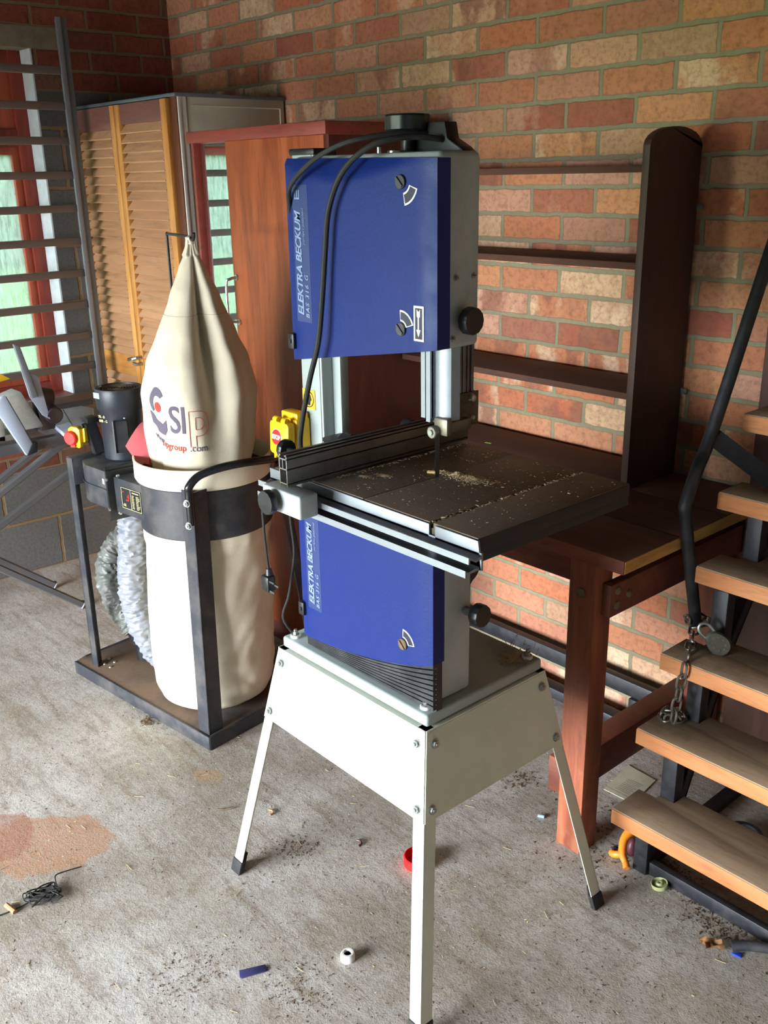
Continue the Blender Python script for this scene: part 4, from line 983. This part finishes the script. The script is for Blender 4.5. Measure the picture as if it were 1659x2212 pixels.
# filter bag hook
bm = bmesh.new(); tube(bm, [(1.262, -.80, .77), (1.262, -.80, 1.30), (1.262, -.80, 1.438), (1.268, -.802, 1.446), (1.285, -.806, 1.449), (1.40, -.832, 1.449), (1.475, -.850, 1.448), (1.505, -.862, 1.443), (1.525, -.868, 1.443), (1.535, -.87, 1.452), (1.54, -.872, 1.462)], .0042, 8, 4)
part('bag_hook', bm, M_BLACKP, D)
# filter bag surface
PR = [(.780, .150), (.80, .158), (.845, .160), (.923, .166), (1.014, .170), (1.105, .152), (1.183, .118), (1.287, .073), (1.365, .038), (1.40, .022), (1.425, .013), (1.447, .011)]
def prof(z, P):
    if z <= P[0][0]: return P[0][1]
    for (a, b), (c, d) in zip(P, P[1:]):
        if z <= c: t = (z-a)/(c-a); t = t*t*(3-2*t)*.35+t*.65; return b+(d-b)*t
    return P[-1][1]
def bagax(z):
    t = (z-.78)/.667; return V((RC.x-.004-.016*t, RC.y+.004+.026*t, z))
def gs(x, s): return math.exp(-(x/s)**2)
def wrap(a): return (a+PI) % (2*PI)-PI
def bagpt(th, z, off=0.):
    t = (z-.78)/.667; r = prof(z, PR)
    f = 0.
    f -= .62*gs(wrap(th-(.34-.12*t)), .20+.12*(1-t))*min(1, max(0, (t+.12))*1.35)*(.45+.55*gs(t-.62, .38))
    f += .05*gs(wrap(th-(.72)), .18)*t
    f -= .05*gs(wrap(th+1.02), .10)*gs(t-.12, .35)
    f -= .09*gs(wrap(th-.95), .16)*gs(t-.2, .3)
    f += .035*math.sin(th*3+t*5.0)*(.4+t)
    f -= .30*gs(wrap(th-2.6), .3)*t; f -= .25*gs(wrap(th+2.2), .3)*t
    f += .05*noise.noise(V((math.cos(th)*1.6, math.sin(th)*1.6, z*6)))*(1.2-.4*t)+.02*noise.noise(V((math.cos(th)*4, math.sin(th)*4, z*16)))
    if t > .93: f += .18*math.sin(th*7)
    f -= .05*gs(t-.02, .06)*(1+math.sin(th*5+1))
    sq = 1+.05*math.cos(2*(th-.2))*(1-t)
    r = r*(1+f)*sq+off; c = bagax(z)
    return V((c.x+r*math.cos(TH0+th), c.y+r*math.sin(TH0+th), z))
bm = bmesh.new(); grid(bm, lambda u, v: bagpt(2*PI*u, .785+v*(1.447-.785)), 200, 130, True)
fb = part('filter_bag', bm, M_CANVAS, D, 80)
bm = bmesh.new(); tube(bm, [bagpt(2*PI*k/96, 1.243, .0006) for k in range(96)], .0007, 5, closed=True); part('bag_seam', bm, plain('stitch', (170, 156, 130), .9), fb)
bm = bmesh.new(); lathe(bm, [(.013, 0), (.011, .008), (.014, .018), (.006, .022)], bagax(1.430), seg=16); part('bag_tie', bm, M_CANVAS2, fb)
def onbag(t, th0, z0, name, mat, tilt=0., depth=.0012):
    """wrap flat lettering (metres) round the bag"""
    xs = [v.co.x for v in t.verts]; ys = [v.co.y for v in t.verts]
    for ax_, lo_, hi_ in ((0, min(xs), max(xs)), (1, min(ys), max(ys))):
        k = lo_+.006
        while k < hi_:
            co = [0, 0, 0]; no = [0, 0, 0]; co[ax_] = k; no[ax_] = 1
            bmesh.ops.bisect_plane(t, geom=list(t.verts)+list(t.edges)+list(t.faces), plane_co=co, plane_no=no); k += .006
    for v in t.verts:
        x, y, e = v.co; z = z0+y+x*tilt; th = th0+x/.165
        v.co = bagpt(th, z, depth+max(0, e))
    return part(name, t, mat, fb, 60)
onbag(text_bm('SI', .084, .0006, 0, 'LEFT', .92, .0003, 1.30), -.575, .934, 'lettering', M_BAGINK)
def outline(s, size, ysc, w=.0011):
    bm = bmesh.new(); a = text_bm(s, size, .0030, 0, 'LEFT', 1, 0, ysc); 
    be = [e for e in a.edges if len(e.link_faces) == 1]; adj = {}
    for e in be:
        for v, o_ in ((e.verts[0], e.verts[1]), (e.verts[1], e.verts[0])): adj.setdefault(v, []).append(o_)
    seen = set(); 
    for v in list(adj):
        if v in seen: continue
        loop = [v]; seen.add(v); cur = v
        while True:
            nx = [o_ for o_ in adj[cur] if o_ not in seen]
            if not nx: break
            cur = nx[0]; seen.add(cur); loop.append(cur)
        if len(loop) > 2: yield [q_.co.copy() for q_ in loop]
    a.free()
bm = bmesh.new()
for lp in outline('p', .120, 1.15):
    dense = []
    for a, b in zip(lp, lp[1:]+lp[:1]):
        n_ = max(1, int((b-a).length/.006)); dense += [a.lerp(b, k/n_) for k in range(n_)]
    tube(bm, [bagpt(-.225+p.x/.165*1.0, .930+p.y, .0012) for p in dense], .0008, 5, closed=True)
part('lettering', bm, M_BAGRED, fb, 60)
# logo: dark crescent, red dot, dark leaf
def poly_bm(pts, e=.0003):
    b_ = bmesh.new(); prism(b_, pts, (0, 0, -e), (1, 0, 0), (0, 1, 0), (0, 0, e*2)); bmesh.ops.triangulate(b_, faces=list(b_.faces)); return b_
cres = [(.022*math.cos(a), .024*math.sin(a)) for a in [math.radians(30+14*i) for i in range(15)]]+[(.012*math.cos(a)+.004, .013*math.sin(a)-.002) for a in [math.radians(226-12*i) for i in range(16)]]
onbag(poly_bm([(x*1.7, y*1.75) for x, y in cres]), -.86, 1.014, 'logo', M_BAGINK)
onbag(poly_bm([(.0125*math.cos(2*PI*i/20), .0145*math.sin(2*PI*i/20)) for i in range(20)]), -.80, 1.002, 'logo', M_BAGRED)
onbag(poly_bm([(1.35*a, 1.35*b) for a, b in [(-.030, .018), (-.012, .004), (.014, -.006), (.026, .004), (.026, -.018), (.018, -.030), (-.012, -.024), (-.028, -.008)]]), -.855, .962, 'logo', M_BAGINK)
onbag(text_bm('www.', .023, .0002, 0, 'LEFT', 1.0, .0003, 1.1), -1.06, .908, 'lettering', M_BAGINK, -.22)
onbag(text_bm('sip', .023, .0002, 0, 'LEFT', 1.05, .0003, 1.1), -.815, .892, 'lettering', M_BAGRED, -.22)
onbag(text_bm('group', .025, .0003, 0, 'LEFT', 1.06, .0003, 1.1), -.66, .884, 'lettering', M_BAGRED, -.02)
onbag(text_bm('.com', .025, .0002, 0, 'LEFT', 1.02, .0003, 1.1), -.22, .882, 'lettering', M_BAGINK, .0)
# pink strap flap at the left
bm = bmesh.new(); A = [V((1.362, -1.055, .862)), V((1.372, -1.035, .895)), V((1.375, -1.005, .925)), V((1.37, -.97, .93))]; Bp = [V((1.435, -1.020, .812)), V((1.42, -1.005, .850)), V((1.40, -.985, .895)), V((1.385, -.965, .918))]
Cp = [V((1.362, -1.055, .862)), V((1.385, -1.048, .838)), V((1.410, -1.036, .820)), V((1.435, -1.020, .812))]
vsA = [bm.verts.new(p) for p in smooth_path(A, 5)]; vsB = [bm.verts.new(p) for p in smooth_path(Bp, 5)]
m_ = [bm.verts.new((a.co+b.co)/2+V((.004, -.010, -.012*(1-i/(len(vsA)-1))))) for i, (a, b) in enumerate(zip(vsA, vsB))]
for P_, Q_ in ((vsA, m_), (m_, vsB)):
    for i in range(len(P_)-1): bm.faces.new((P_[i], P_[i+1], Q_[i+1], Q_[i]))
bmesh.ops.solidify(bm, geom=list(bm.faces), thickness=.003); part('pink_flap', bm, M_PINK, D, 60)
bm = bmesh.new(); tube(bm, smooth_path(Bp, 5), .0028, 8); part('flap_hem', bm, plain('red_hem', (196, 64, 72), .9), D)
# lower waste bag
PL = [(.043, .10), (.050, .145), (.070, .170), (.11, .186), (.20, .193), (.35, .193), (.50, .190), (.57, .186), (.60, .192), (.640, .190)]
def wbag(u, v):
    th = 2*PI*u; z = .043+v*.597; r = prof(z, PL); t = (z-.043)/.597
    f = .014*noise.noise(V((math.cos(th)*1.3, math.sin(th)*1.3, z*3)))
    f += .018*math.sin(th*6+z*16)*gs(t-.75, .25)*(1 if math.sin(th) > -.4 else .4)
    k = gs(wrap(th-.85), .75)
    f += .030*k*(abs(math.sin(z*30+th*2.5+noise.noise(V((z*9, th*2, 1)))*2))-.5)*gs(t-.18, .16); f += .016*k*math.sin((z*80-th*4))*gs(t-.12, .12)
    f += .045*k*noise.noise(V((th*3.5-z*14, z*5+th*1.2, 2.)))*gs(t-.55, .45)
    f -= .03*k*gs(t-.3, .05+.02*math.sin(th*3)); f -= .035*gs(wrap(th+1.0), .16)*gs(t-.66, .22)
    f -= .03*gs(wrap(th-1.1), .2)*gs(t-.7, .3); f += .004*math.sin(th*22)*gs(t-.93, .05)
    cx = RC.x-.010*(1-t); cy = RC.y-.018*(1-t)
    return V((cx+r*(1+f)*math.cos(TH0+th), cy+r*(1+f)*math.sin(TH0+th), z))
bm = bmesh.new(); vs = grid(bm, wbag, 160, 90, True); bm.faces.new(vs[0][::-1]); part('waste_bag', bm, M_CANVAS2, D, 80)
# flexible hoses
def hose(pts, r, mat, rings, seed):
    bm = bmesh.new(); path = smooth_path(pts, 30); N = len(path)
    def rf(t, a, i):
        w_ = noise.noise(V((math.cos(a)*2.2, math.sin(a)*2.2, t*rings*.9+seed)))
        w2 = noise.noise(V((math.cos(a)*5, math.sin(a)*5, t*rings*2.6+seed*3)))
        tri = abs(((t*rings+.35*math.sin(a+seed)+w_*1.1+.25*math.sin(3*a+t*9)) % 1)*2-1)
        return r*(1+.15*(tri-.5)+.10*w_+.13*w2)
    tube(bm, path, r, 40, rf=rf); return part('flexible_hose', bm, mat, D, 60)
hose([(1.262, -1.000, .665), (1.258, -1.008, .58), (1.250, -1.012, .50), (1.245, -1.020, .42), (1.250, -1.025, .34), (1.262, -1.022, .27), (1.278, -1.005, .19), (1.285, -.975, .12), (1.27, -.93, .085)], .046, M_HOSE, 22, 1.)
hose([(1.30, -.78, .44), (1.20, -.80, .500), (1.10, -.86, .495), (1.020, -.925, .445), (.990, -.965, .385), (1.000, -.990, .315), (1.040, -.990, .240), (1.085, -.975, .180), (1.11, -.965, .148)], .046, M_HOSED, 20, 7.)
bm = bmesh.new(); cyl(bm, (1.115, -.962, .158), (1.128, -.955, .105), .042, 32, bev=.002); cyl(bm, (1.128, -.955, .112), (1.13, -.95, .043), .034, 24)
part('hose_spigot', bm, M_BLACKP, D)

# ------------------------------------------------------------------ saw on a folding stand at the left
F = thing('mitre_saw', 'pale grey flip-over mitre saw on a folding tube stand below the window', 'saw', (.45, -1.1, 0))
bm = bmesh.new(); box(bm, (.485, -1.75, .672), (.525, -.862, .712), .003); box(bm, (.22, -1.75, .672), (.26, -.70, .712), .003)
box(bm, (.22, -.885, .672), (.525, -.862, .712), .003); part('bed_rail', bm, M_TUBE, F)
for x, a, b in ((.505, (-.86, .690), (-2.05, .055)), (.46, (-.62, .66), (-1.95, .012)), (.24, (-.72, .69), (-1.95, .012))):
    bm = bmesh.new(); beam(bm, (x, a[0], a[1]), (x, b[0], b[1]), .026, .026, up=(1, 0, 0), bev=.004); part('leg', bm, M_TUBE, F)
for x, b in ((.505, -.9), (.24, -.9)):
    bm = bmesh.new(); beam(bm, (x, -1.72, .69), (x, b, .012), .026, .026, up=(1, 0, 0), bev=.004); part('leg', bm, M_TUBE, F)
bm = bmesh.new(); prism(bm, [(.600, -.918), (.540, -.775), (.27, -.65), (.20, -.67), (.20, -.80), (.29, -.86)], (0, 0, .714), (1, 0, 0), (0, 1, 0), (0, 0, .018), .003)
tb_ = part('side_table', bm, M_SAWPL, F)
bm = bmesh.new(); beam(bm, (.585, -.870, .7325), (.215, -.755, .7325), .004, .001, up=(0, 0, 1)); part('groove', bm, M_BLACKP, tb_)
bm = bmesh.new(); prism(bm, [(.603, -.916), (.543, -.773), (.538, -.775), (.596, -.918)], (0, 0, .708), (1, 0, 0), (0, 1, 0), (0, 0, .0255), .001); part('end_strip', bm, M_BLACKP, tb_)
bm = bmesh.new(); prism(bm, [(-1.006, .970), (-.946, .932), (-.924, .770), (-.950, .790), (-.988, .866)], (.49, 0, 0), (0, 1, 0), (0, 0, 1), (.008, 0, 0), .001)
part('fence_plate', bm, M_SAWPL, F)
bm = bmesh.new(); prism(bm, [(-1.025, 1.062), (-1.004, 1.05), (-.966, .865), (-.985, .862)], (.50, 0, 0), (0, 1, 0), (0, 0, 1), (.016, 0, 0), .001)
prism(bm, [(-1.006, 1.052), (-1.000, 1.045), (-.960, .865), (-.966, .862)], (.498, 0, 0), (0, 1, 0), (0, 0, 1), (.010, 0, 0)); part('upright_bar', bm, M_ALU, F)
bm = bmesh.new(); prism(bm, [(-1.106, .890), (-1.092, .895), (-1.020, .705), (-1.045, .665), (-1.130, .85)], (.52, 0, 0), (0, 1, 0), (0, 0, 1), (.022, 0, 0), .001); part('slide_bar', bm, M_SAWPL, F)
bm = bmesh.new(); prism(bm, [(-1.020, .705), (-1.002, .705), (-1.006, .672), (-1.045, .664)], (.522, 0, 0), (0, 1, 0), (0, 0, 1), (.024, 0, 0), .001); beam(bm, (.544, -1.090, .890), (.544, -1.020, .712), .003, .002, up=(0, 1, .4)); part('bar_end_cap', bm, M_BLACKP, F)
bm = bmesh.new(); cyl(bm, (.43, -.935, .845), (.43, -.885, .830), .040, 24, bev=.004); box(bm, (.39, -.945, .72), (.45, -.885, .83), .008); cyl(bm, (.44, -.90, .79), (.50, -.905, .78), .032, 24, bev=.004)
part('motor', bm, plain('dark_brown_motor', (52, 38, 36), .6, 0, .3), F)
bm = bmesh.new(); box(bm, (.20, -1.30, .712), (.47, -1.045, .735), .004); box(bm, (.40, -1.12, .712), (.47, -1.085, .80), .004); box(bm, (.40, -1.21, .712), (.47, -1.17, .80), .004); box(bm, (.40, -1.30, .79), (.47, -1.085, .806), .004)
prism(bm, [(-1.075, .86), (-1.0, .88), (-.93, .735), (-1.05, .735)], (.36, 0, 0), (0, 1, 0), (0, 0, 1), (.09, 0, 0), .004); part('casting', bm, M_SAWBODY, F)
bm = bmesh.new(); prism(bm, [(-1.16, .965), (-1.10, .975), (-1.055, .945), (-1.10, .938), (-1.105, .90), (-1.125, .90), (-1.13, .94)], (.49, 0, 0), (0, 1, 0), (0, 0, 1), (.03, 0, 0), .002); part('yellow_guard', bm, M_YEL, F)

# ------------------------------------------------------------------ litter on the floor
bm = bmesh.new(); rnd = random.Random(11)
def litter(cx, cy, sx, sy, n, s):
    for i in range(n):
        x, y = rnd.gauss(cx, sx), rnd.gauss(cy, sy)
        if .1 < x < 5 and -3.6 < y < -.05: chip(bm, x, y, 0, s*rnd.uniform(.4, 1.6))
for i in range(9000): chip(bm, rnd.uniform(.9, 4.0), rnd.uniform(-2.3, -.1), 0, .0018*rnd.uniform(.3, 1.5))
litter(2.93, -.53, .03, .02, 350, .003); litter(3.10, -.60, .05, .03, 250, .003); litter(2.25, -1.13, .03, .04, 160, .0022); litter(2.42, -1.55, .05, .05, 260, .0018)
litter(2.62, -1.40, .05, .04, 260, .0018); litter(2.9, -1.0, .3, .2, 400, .002); litter(1.45, -1.12, .015, .012, 90, .004); litter(2.75, -.5, .10, .12, 400, .003); litter(2.45, -.5, .02, .03, 100, .003)
tag(part('floor_litter', bm, M_CHIP, None, 10, False), 'brown wood chips and grit scattered over the concrete floor', 'debris', kind='stuff')
bm = bmesh.new()
for i in range(2600): chip(bm, rnd.uniform(.9, 4.0), rnd.uniform(-2.3, -.1), 0, .0020*rnd.uniform(.4, 1.4))
for i in range(130):
    x, y, a = rnd.uniform(1.6, 3.6), rnd.uniform(-2.2, -.2), rnd.uniform(0, 6.3); L = rnd.uniform(.008, .028); beam(bm, (x, y, .0012), (x+L*math.cos(a), y+L*math.sin(a), .0018), .0009, .0009)
tag(part('pale_shavings', bm, M_STRAW, None, 10, False), 'pale straw and wood shavings scattered over the concrete floor', 'debris', kind='stuff')
bm = bmesh.new(); prism(bm, [(-.030, -.009), (-.026, -.012), (.024, -.010), (.030, -.006), (.028, .008), (-.028, .010)], (2.508, -1.448, .0005), (.40, .917, 0), (-.917, .40, 0), (0, 0, .003), .0005)
single('plastic_scrap', bm, M_NAVY, 'navy blue plastic strip lying on the floor left of the front stand leg', 'plastic scrap')
bm = bmesh.new(); lathe(bm, [(.0075, 0), (.016, 0), (.016, .012), (.013, .018), (.009, .018), (.0075, .014)], (2.618, -1.276, 0), seg=28, cap=False); bm.faces.ensure_lookup_table()
single('plastic_nut', bm, M_WHITEP, 'white plastic ring standing on the floor left of the front stand leg', 'ring')
bm = bmesh.new(); lathe(bm, [(.034, 0), (.036, .002), (.036, .024), (.033, .026), (.031, .004), (.0, .004)], (2.502, -.955, 0), seg=36, cap=False)
single('bottle_cap', bm, M_RED, 'round red plastic cap on the floor mostly hidden by the front stand leg', 'cap')
bm = bmesh.new(); lathe(bm, [(.008, .004), (.016, .004), (.018, .010), (.026, .010), (.030, .004), (.034, .006), (.035, .022), (.033, .024), (.030, .010), (.026, .014), (.016, .016), (.012, .026), (.006, .026), (.006, .008)], (2.945, -.600, .0), axis=(-.12, -.1, 1), seg=36, cap=False)
for v in bm.verts: v.co = V((2.950, -.592, 0)) + (v.co-V((2.945, -.600, 0)))*.56
single('castor_cup', bm, M_OLIVE, 'small olive plastic cup lying beside the base rail of the steps', 'castor cup')
bm = bmesh.new(); prism(bm, [(-.055, -.004), (-.045, -.014), (.036, -.012), (.042, .0), (.036, .018), (-.02, .010)], (3.160, -.580, .2065), (.93, .36, 0), (-.36, .93, 0), (0, 0, .003), .0004)
for v in bm.verts: v.co = V((3.160, -.580, .2065)) + (v.co-V((3.160, -.580, .2065)))*.55
single('plastic_shard', bm, M_BLUEPL, 'bright blue plastic shard lying on the lowest tread of the steps', 'plastic scrap', 'bright blue plastic shards')
bm = bmesh.new(); prism(bm, [(-.010, -.008), (.012, -.004), (.006, .010)], (3.178, -.650, .0005), (1, 0, 0), (0, 1, 0), (0, 0, .003), .0004)
single('plastic_shard', bm, M_BLUEPL, 'bright blue plastic shard on the floor near the bottom right corner', 'plastic scrap', 'bright blue plastic shards')
bm = bmesh.new()
def leaf(u, v): 
    w_ = .018*math.sin(PI*(.08+.88*u))*(1+.25*math.sin(u*17)); return V((3.132+.052*(u-.5)*.8+.006*math.sin(v*6), -.672+(v-.5)*2*w_*.9+.02*(u-.5), .006+.010*abs(v-.5)*2+.004*math.sin(u*9+v*7)))
grid(bm, leaf, 16, 8); bmesh.ops.solidify(bm, geom=list(bm.faces), thickness=.0006)
single('dry_leaf', bm, M_LEAF, 'crumpled tan dry leaf on the floor beside the black pole end', 'leaf', smooth=80)
bm = bmesh.new(); tube(bm, [(3.165, -.648, .012), (3.20, -.62, .018), (3.30, -.56, .02), (3.60, -.42, .03)], .011, 12, 3)
single('metal_pole', bm, M_BLKST, 'dark metal pole lying on the floor at the bottom right corner', 'pole')
# printed card
bm = bmesh.new(); q = [(2.632, -.376), (2.610, -.232), (2.705, -.238), (2.722, -.372)]
prism(bm, q, (0, 0, .001), (1, 0, 0), (0, 1, 0), (0, 0, .0015)); 
cd = thing('paper_card', 'yellowed printed card lying on the floor behind the lowest tread', 'card', (2.665, -.305, 0))
part('card_sheet', bm, M_PAPER, cd); bm = bmesh.new()
for i in range(9):
    y = -.350+i*.0075; beam(bm, (2.650, y, .0027), (2.650+.045*rnd.uniform(.8, 1.05), y+.004, .0027), .0012, .0003)
beam(bm, (2.624, -.362, .0027), (2.720, -.358, .0027), .0012, .0003); part('print_lines', bm, M_INKG, cd)
# cord tangle at lower left
Cc = thing('cord_tangle', 'tangled thin black cord with a straight tail lying on the floor', 'cord', (1.98, -1.67, 0))
bm = bmesh.new(); pts = [(1.936, -1.90, .003), (1.972, -1.80, .003), (1.982, -1.745, .004), (1.985, -1.715, .006)]
for i in range(46): a = i*.93; pts.append((1.985+.024*math.cos(a)*(1+.4*math.sin(i*1.7)), -1.688+.030*math.sin(a*1.1)*(1+.4*math.cos(i*2.3)), .005+.010*abs(math.sin(i*.9))))
pts += [(1.985, -1.655, .010), (1.965, -1.648, .012), (1.942, -1.638, .010), (1.940, -1.612, .006), (1.948, -1.575, .004)]
tube(bm, pts, .0017, 6, 4); part('cord', bm, M_BLACKR, Cc)
for k, (x, y, r) in enumerate(((1.965, -1.715, .013), (2.015, -1.668, .014), (1.985, -1.670, .016))):
    bm = bmesh.new(); tube(bm, [(x+r*math.cos(2*PI*i/24), y+r*math.sin(2*PI*i/24), .008+.005*math.sin(i*.52+k)) for i in range(24)], .0014, 6, closed=True); part('cord_loop', bm, M_BLACKR, Cc)
bm = bmesh.new(); tube(bm, [(1.955, -1.765, .006), (1.990, -1.758, .004)], .006, 8); part('cord_knot', bm, M_LEAF, Cc)
bm = bmesh.new(); tube(bm, [(1.985, -1.205, .004), (1.998, -1.192, .004), (2.008, -1.170, .005)], .0028, 6); single('twig', bm, M_CHIP, 'short dark twig on the bare floor left of the band saw stand', 'twig')
for (x, y), c, l in (((2.345, -1.012), M_MAROON, 'curled dark maroon rubber scrap on the floor behind the front stand leg'), ((2.09, -1.105), M_LEAF, 'small tan bark flake on the floor beside the left stand foot')):
    bm = bmesh.new(); tube(bm, [(x-.012, y, .003), (x, y+.004, .004), (x+.008, y, .003), (x+.009, y-.010, .003)], .0026, 6, 3); single('floor_scrap', bm, c, l, 'scrap')
bm = bmesh.new(); cyl(bm, (2.585, -.600, .005), (2.600, -.592, .005), .0045, 12); single('blue_plug', bm, plain('pale_blue_plastic', (150, 176, 214), .5), 'tiny pale blue plastic plug on the floor left of the bench leg', 'wall plug')
bm = bmesh.new(); cyl(bm, (2.475, -.375, .0), (2.49, -.36, .018), .014, 14, bev=.004); single('white_lump', bm, M_WHITEP, 'small white lump on the floor beside the bench stretcher', 'lump')
bm = bmesh.new(); prism(bm, [(-.010, -.004), (.012, -.003), (.012, .004), (-.010, .003)], (2.010, -.188, .8285), (1, .1, 0), (-.1, 1, 0), (0, 0, .001)); single('green_tag', bm, M_GREEN, 'tiny bright green tag lying on the bottom shelf of the bookcase', 'tag')
# orange and maroon plastic toy beside the steps
T = thing('toy_part', 'orange and maroon moulded plastic toy lying beside the foot of the steps', 'toy', (2.842, -.560, 0))
bm = bmesh.new(); tube(bm, [(2.838, -.515, .060), (2.826, -.535, .058), (2.824, -.560, .044), (2.838, -.585, .026), (2.858, -.598, .014)], .013, 14, 5, rf=lambda t, a, i: .013*(1.1-.5*t))
tube(bm, [(2.838, -.585, .024), (2.822, -.592, .018), (2.808, -.585, .010)], .009, 12, 4); cyl(bm, (2.856, -.597, .016), (2.866, -.606, .010), .0085, 14, bev=.001)
part('orange_shell', bm, M_ORANGE, T)
bm = bmesh.new(); s = bmesh.new(); bmesh.ops.create_uvsphere(s, u_segments=20, v_segments=12, radius=1)
for v in s.verts: v.co = V((2.852, -.562, .042))+V((v.co.x*.014, v.co.y*.020, v.co.z*.026))
_merge(bm, s); box(bm, (2.828, -.520, .05), (2.866, -.495, .10), .008); part('maroon_insert', bm, M_MAROON, T)
bm = bmesh.new(); tube(bm, [(2.812, -.560, .018), (2.804, -.566, .014), (2.812, -.575, .016)], .005, 10, 3); part('black_clip', bm, M_BLACKP, T)

# ------------------------------------------------------------------ daylight
w = bpy.data.worlds.new('overcast'); scene.world = w; w.use_nodes = True
nt = w.node_tree; nt.nodes.clear()
o = nt.nodes.new('ShaderNodeOutputWorld'); b = nt.nodes.new('ShaderNodeBackground'); nt.links.new(b.outputs[0], o.inputs[0])
tc_ = nt.nodes.new('ShaderNodeTexCoord'); sx = nt.nodes.new('ShaderNodeSeparateXYZ'); nt.links.new(tc_.outputs['Generated'], sx.inputs[0])
rp = nt.nodes.new('ShaderNodeValToRGB'); nt.links.new(sx.outputs[2], rp.inputs[0])
rp.color_ramp.elements[0].position = 0; rp.color_ramp.elements[0].color = (.80, .88, .95, 1)
rp.color_ramp.elements[1].position = .8; rp.color_ramp.elements[1].color = (.95, 1.0, 1.08, 1)
nt.links.new(rp.outputs[0], b.inputs[0]); b.inputs[1].default_value = 5.0
def portal(loc, rot, sx_, sy_, name):
    l = bpy.data.lights.new(name, 'AREA'); l.shape = 'RECTANGLE'; l.size = sx_; l.size_y = sy_
    l.cycles.is_portal = True; ob = bpy.data.objects.new(name, l); COL.objects.link(ob); ob.location = loc; ob.rotation_euler = rot
portal(((DX0+DX1)/2, FY-.02, DZ/2), (math.radians(90), 0, 0), DX1-DX0, DZ, 'doorway_daylight')
portal((-.128, (WY0+WY1)/2, (WZ0+WZ1)/2), (0, math.radians(-90), 0), WZ1-WZ0, WY1-WY0, 'window_daylight')

# ------------------------------------------------------------------ camera
cam = bpy.data.cameras.new('camera'); co_ = bpy.data.objects.new('camera', cam); COL.objects.link(co_)
C_ = V((3.906297, -2.278144, 1.598984)); r_ = V((0.663979, 0.747550, -0.017350)); u_ = V((-0.237447, 0.232790, 0.943095)); d_ = V((-0.709050, 0.622075, -0.332072))
m = Matrix((r_, u_, -d_)).transposed().to_4x4(); m.translation = C_; co_.matrix_world = m
cam.sensor_fit = 'HORIZONTAL'; cam.sensor_width = 36; cam.lens = 36*2059.77/1659; cam.clip_start = .02; cam.clip_end = 200
scene.camera = co_
scene.view_settings.view_transform = 'Standard'; scene.view_settings.look = 'None'
scene.view_settings.gamma = 1; scene.view_settings.use_curve_mapping = False
scene.view_settings.exposure = 3.65
try: scene.cycles.max_bounces = 10; scene.cycles.diffuse_bounces = 3
except Exception: pass
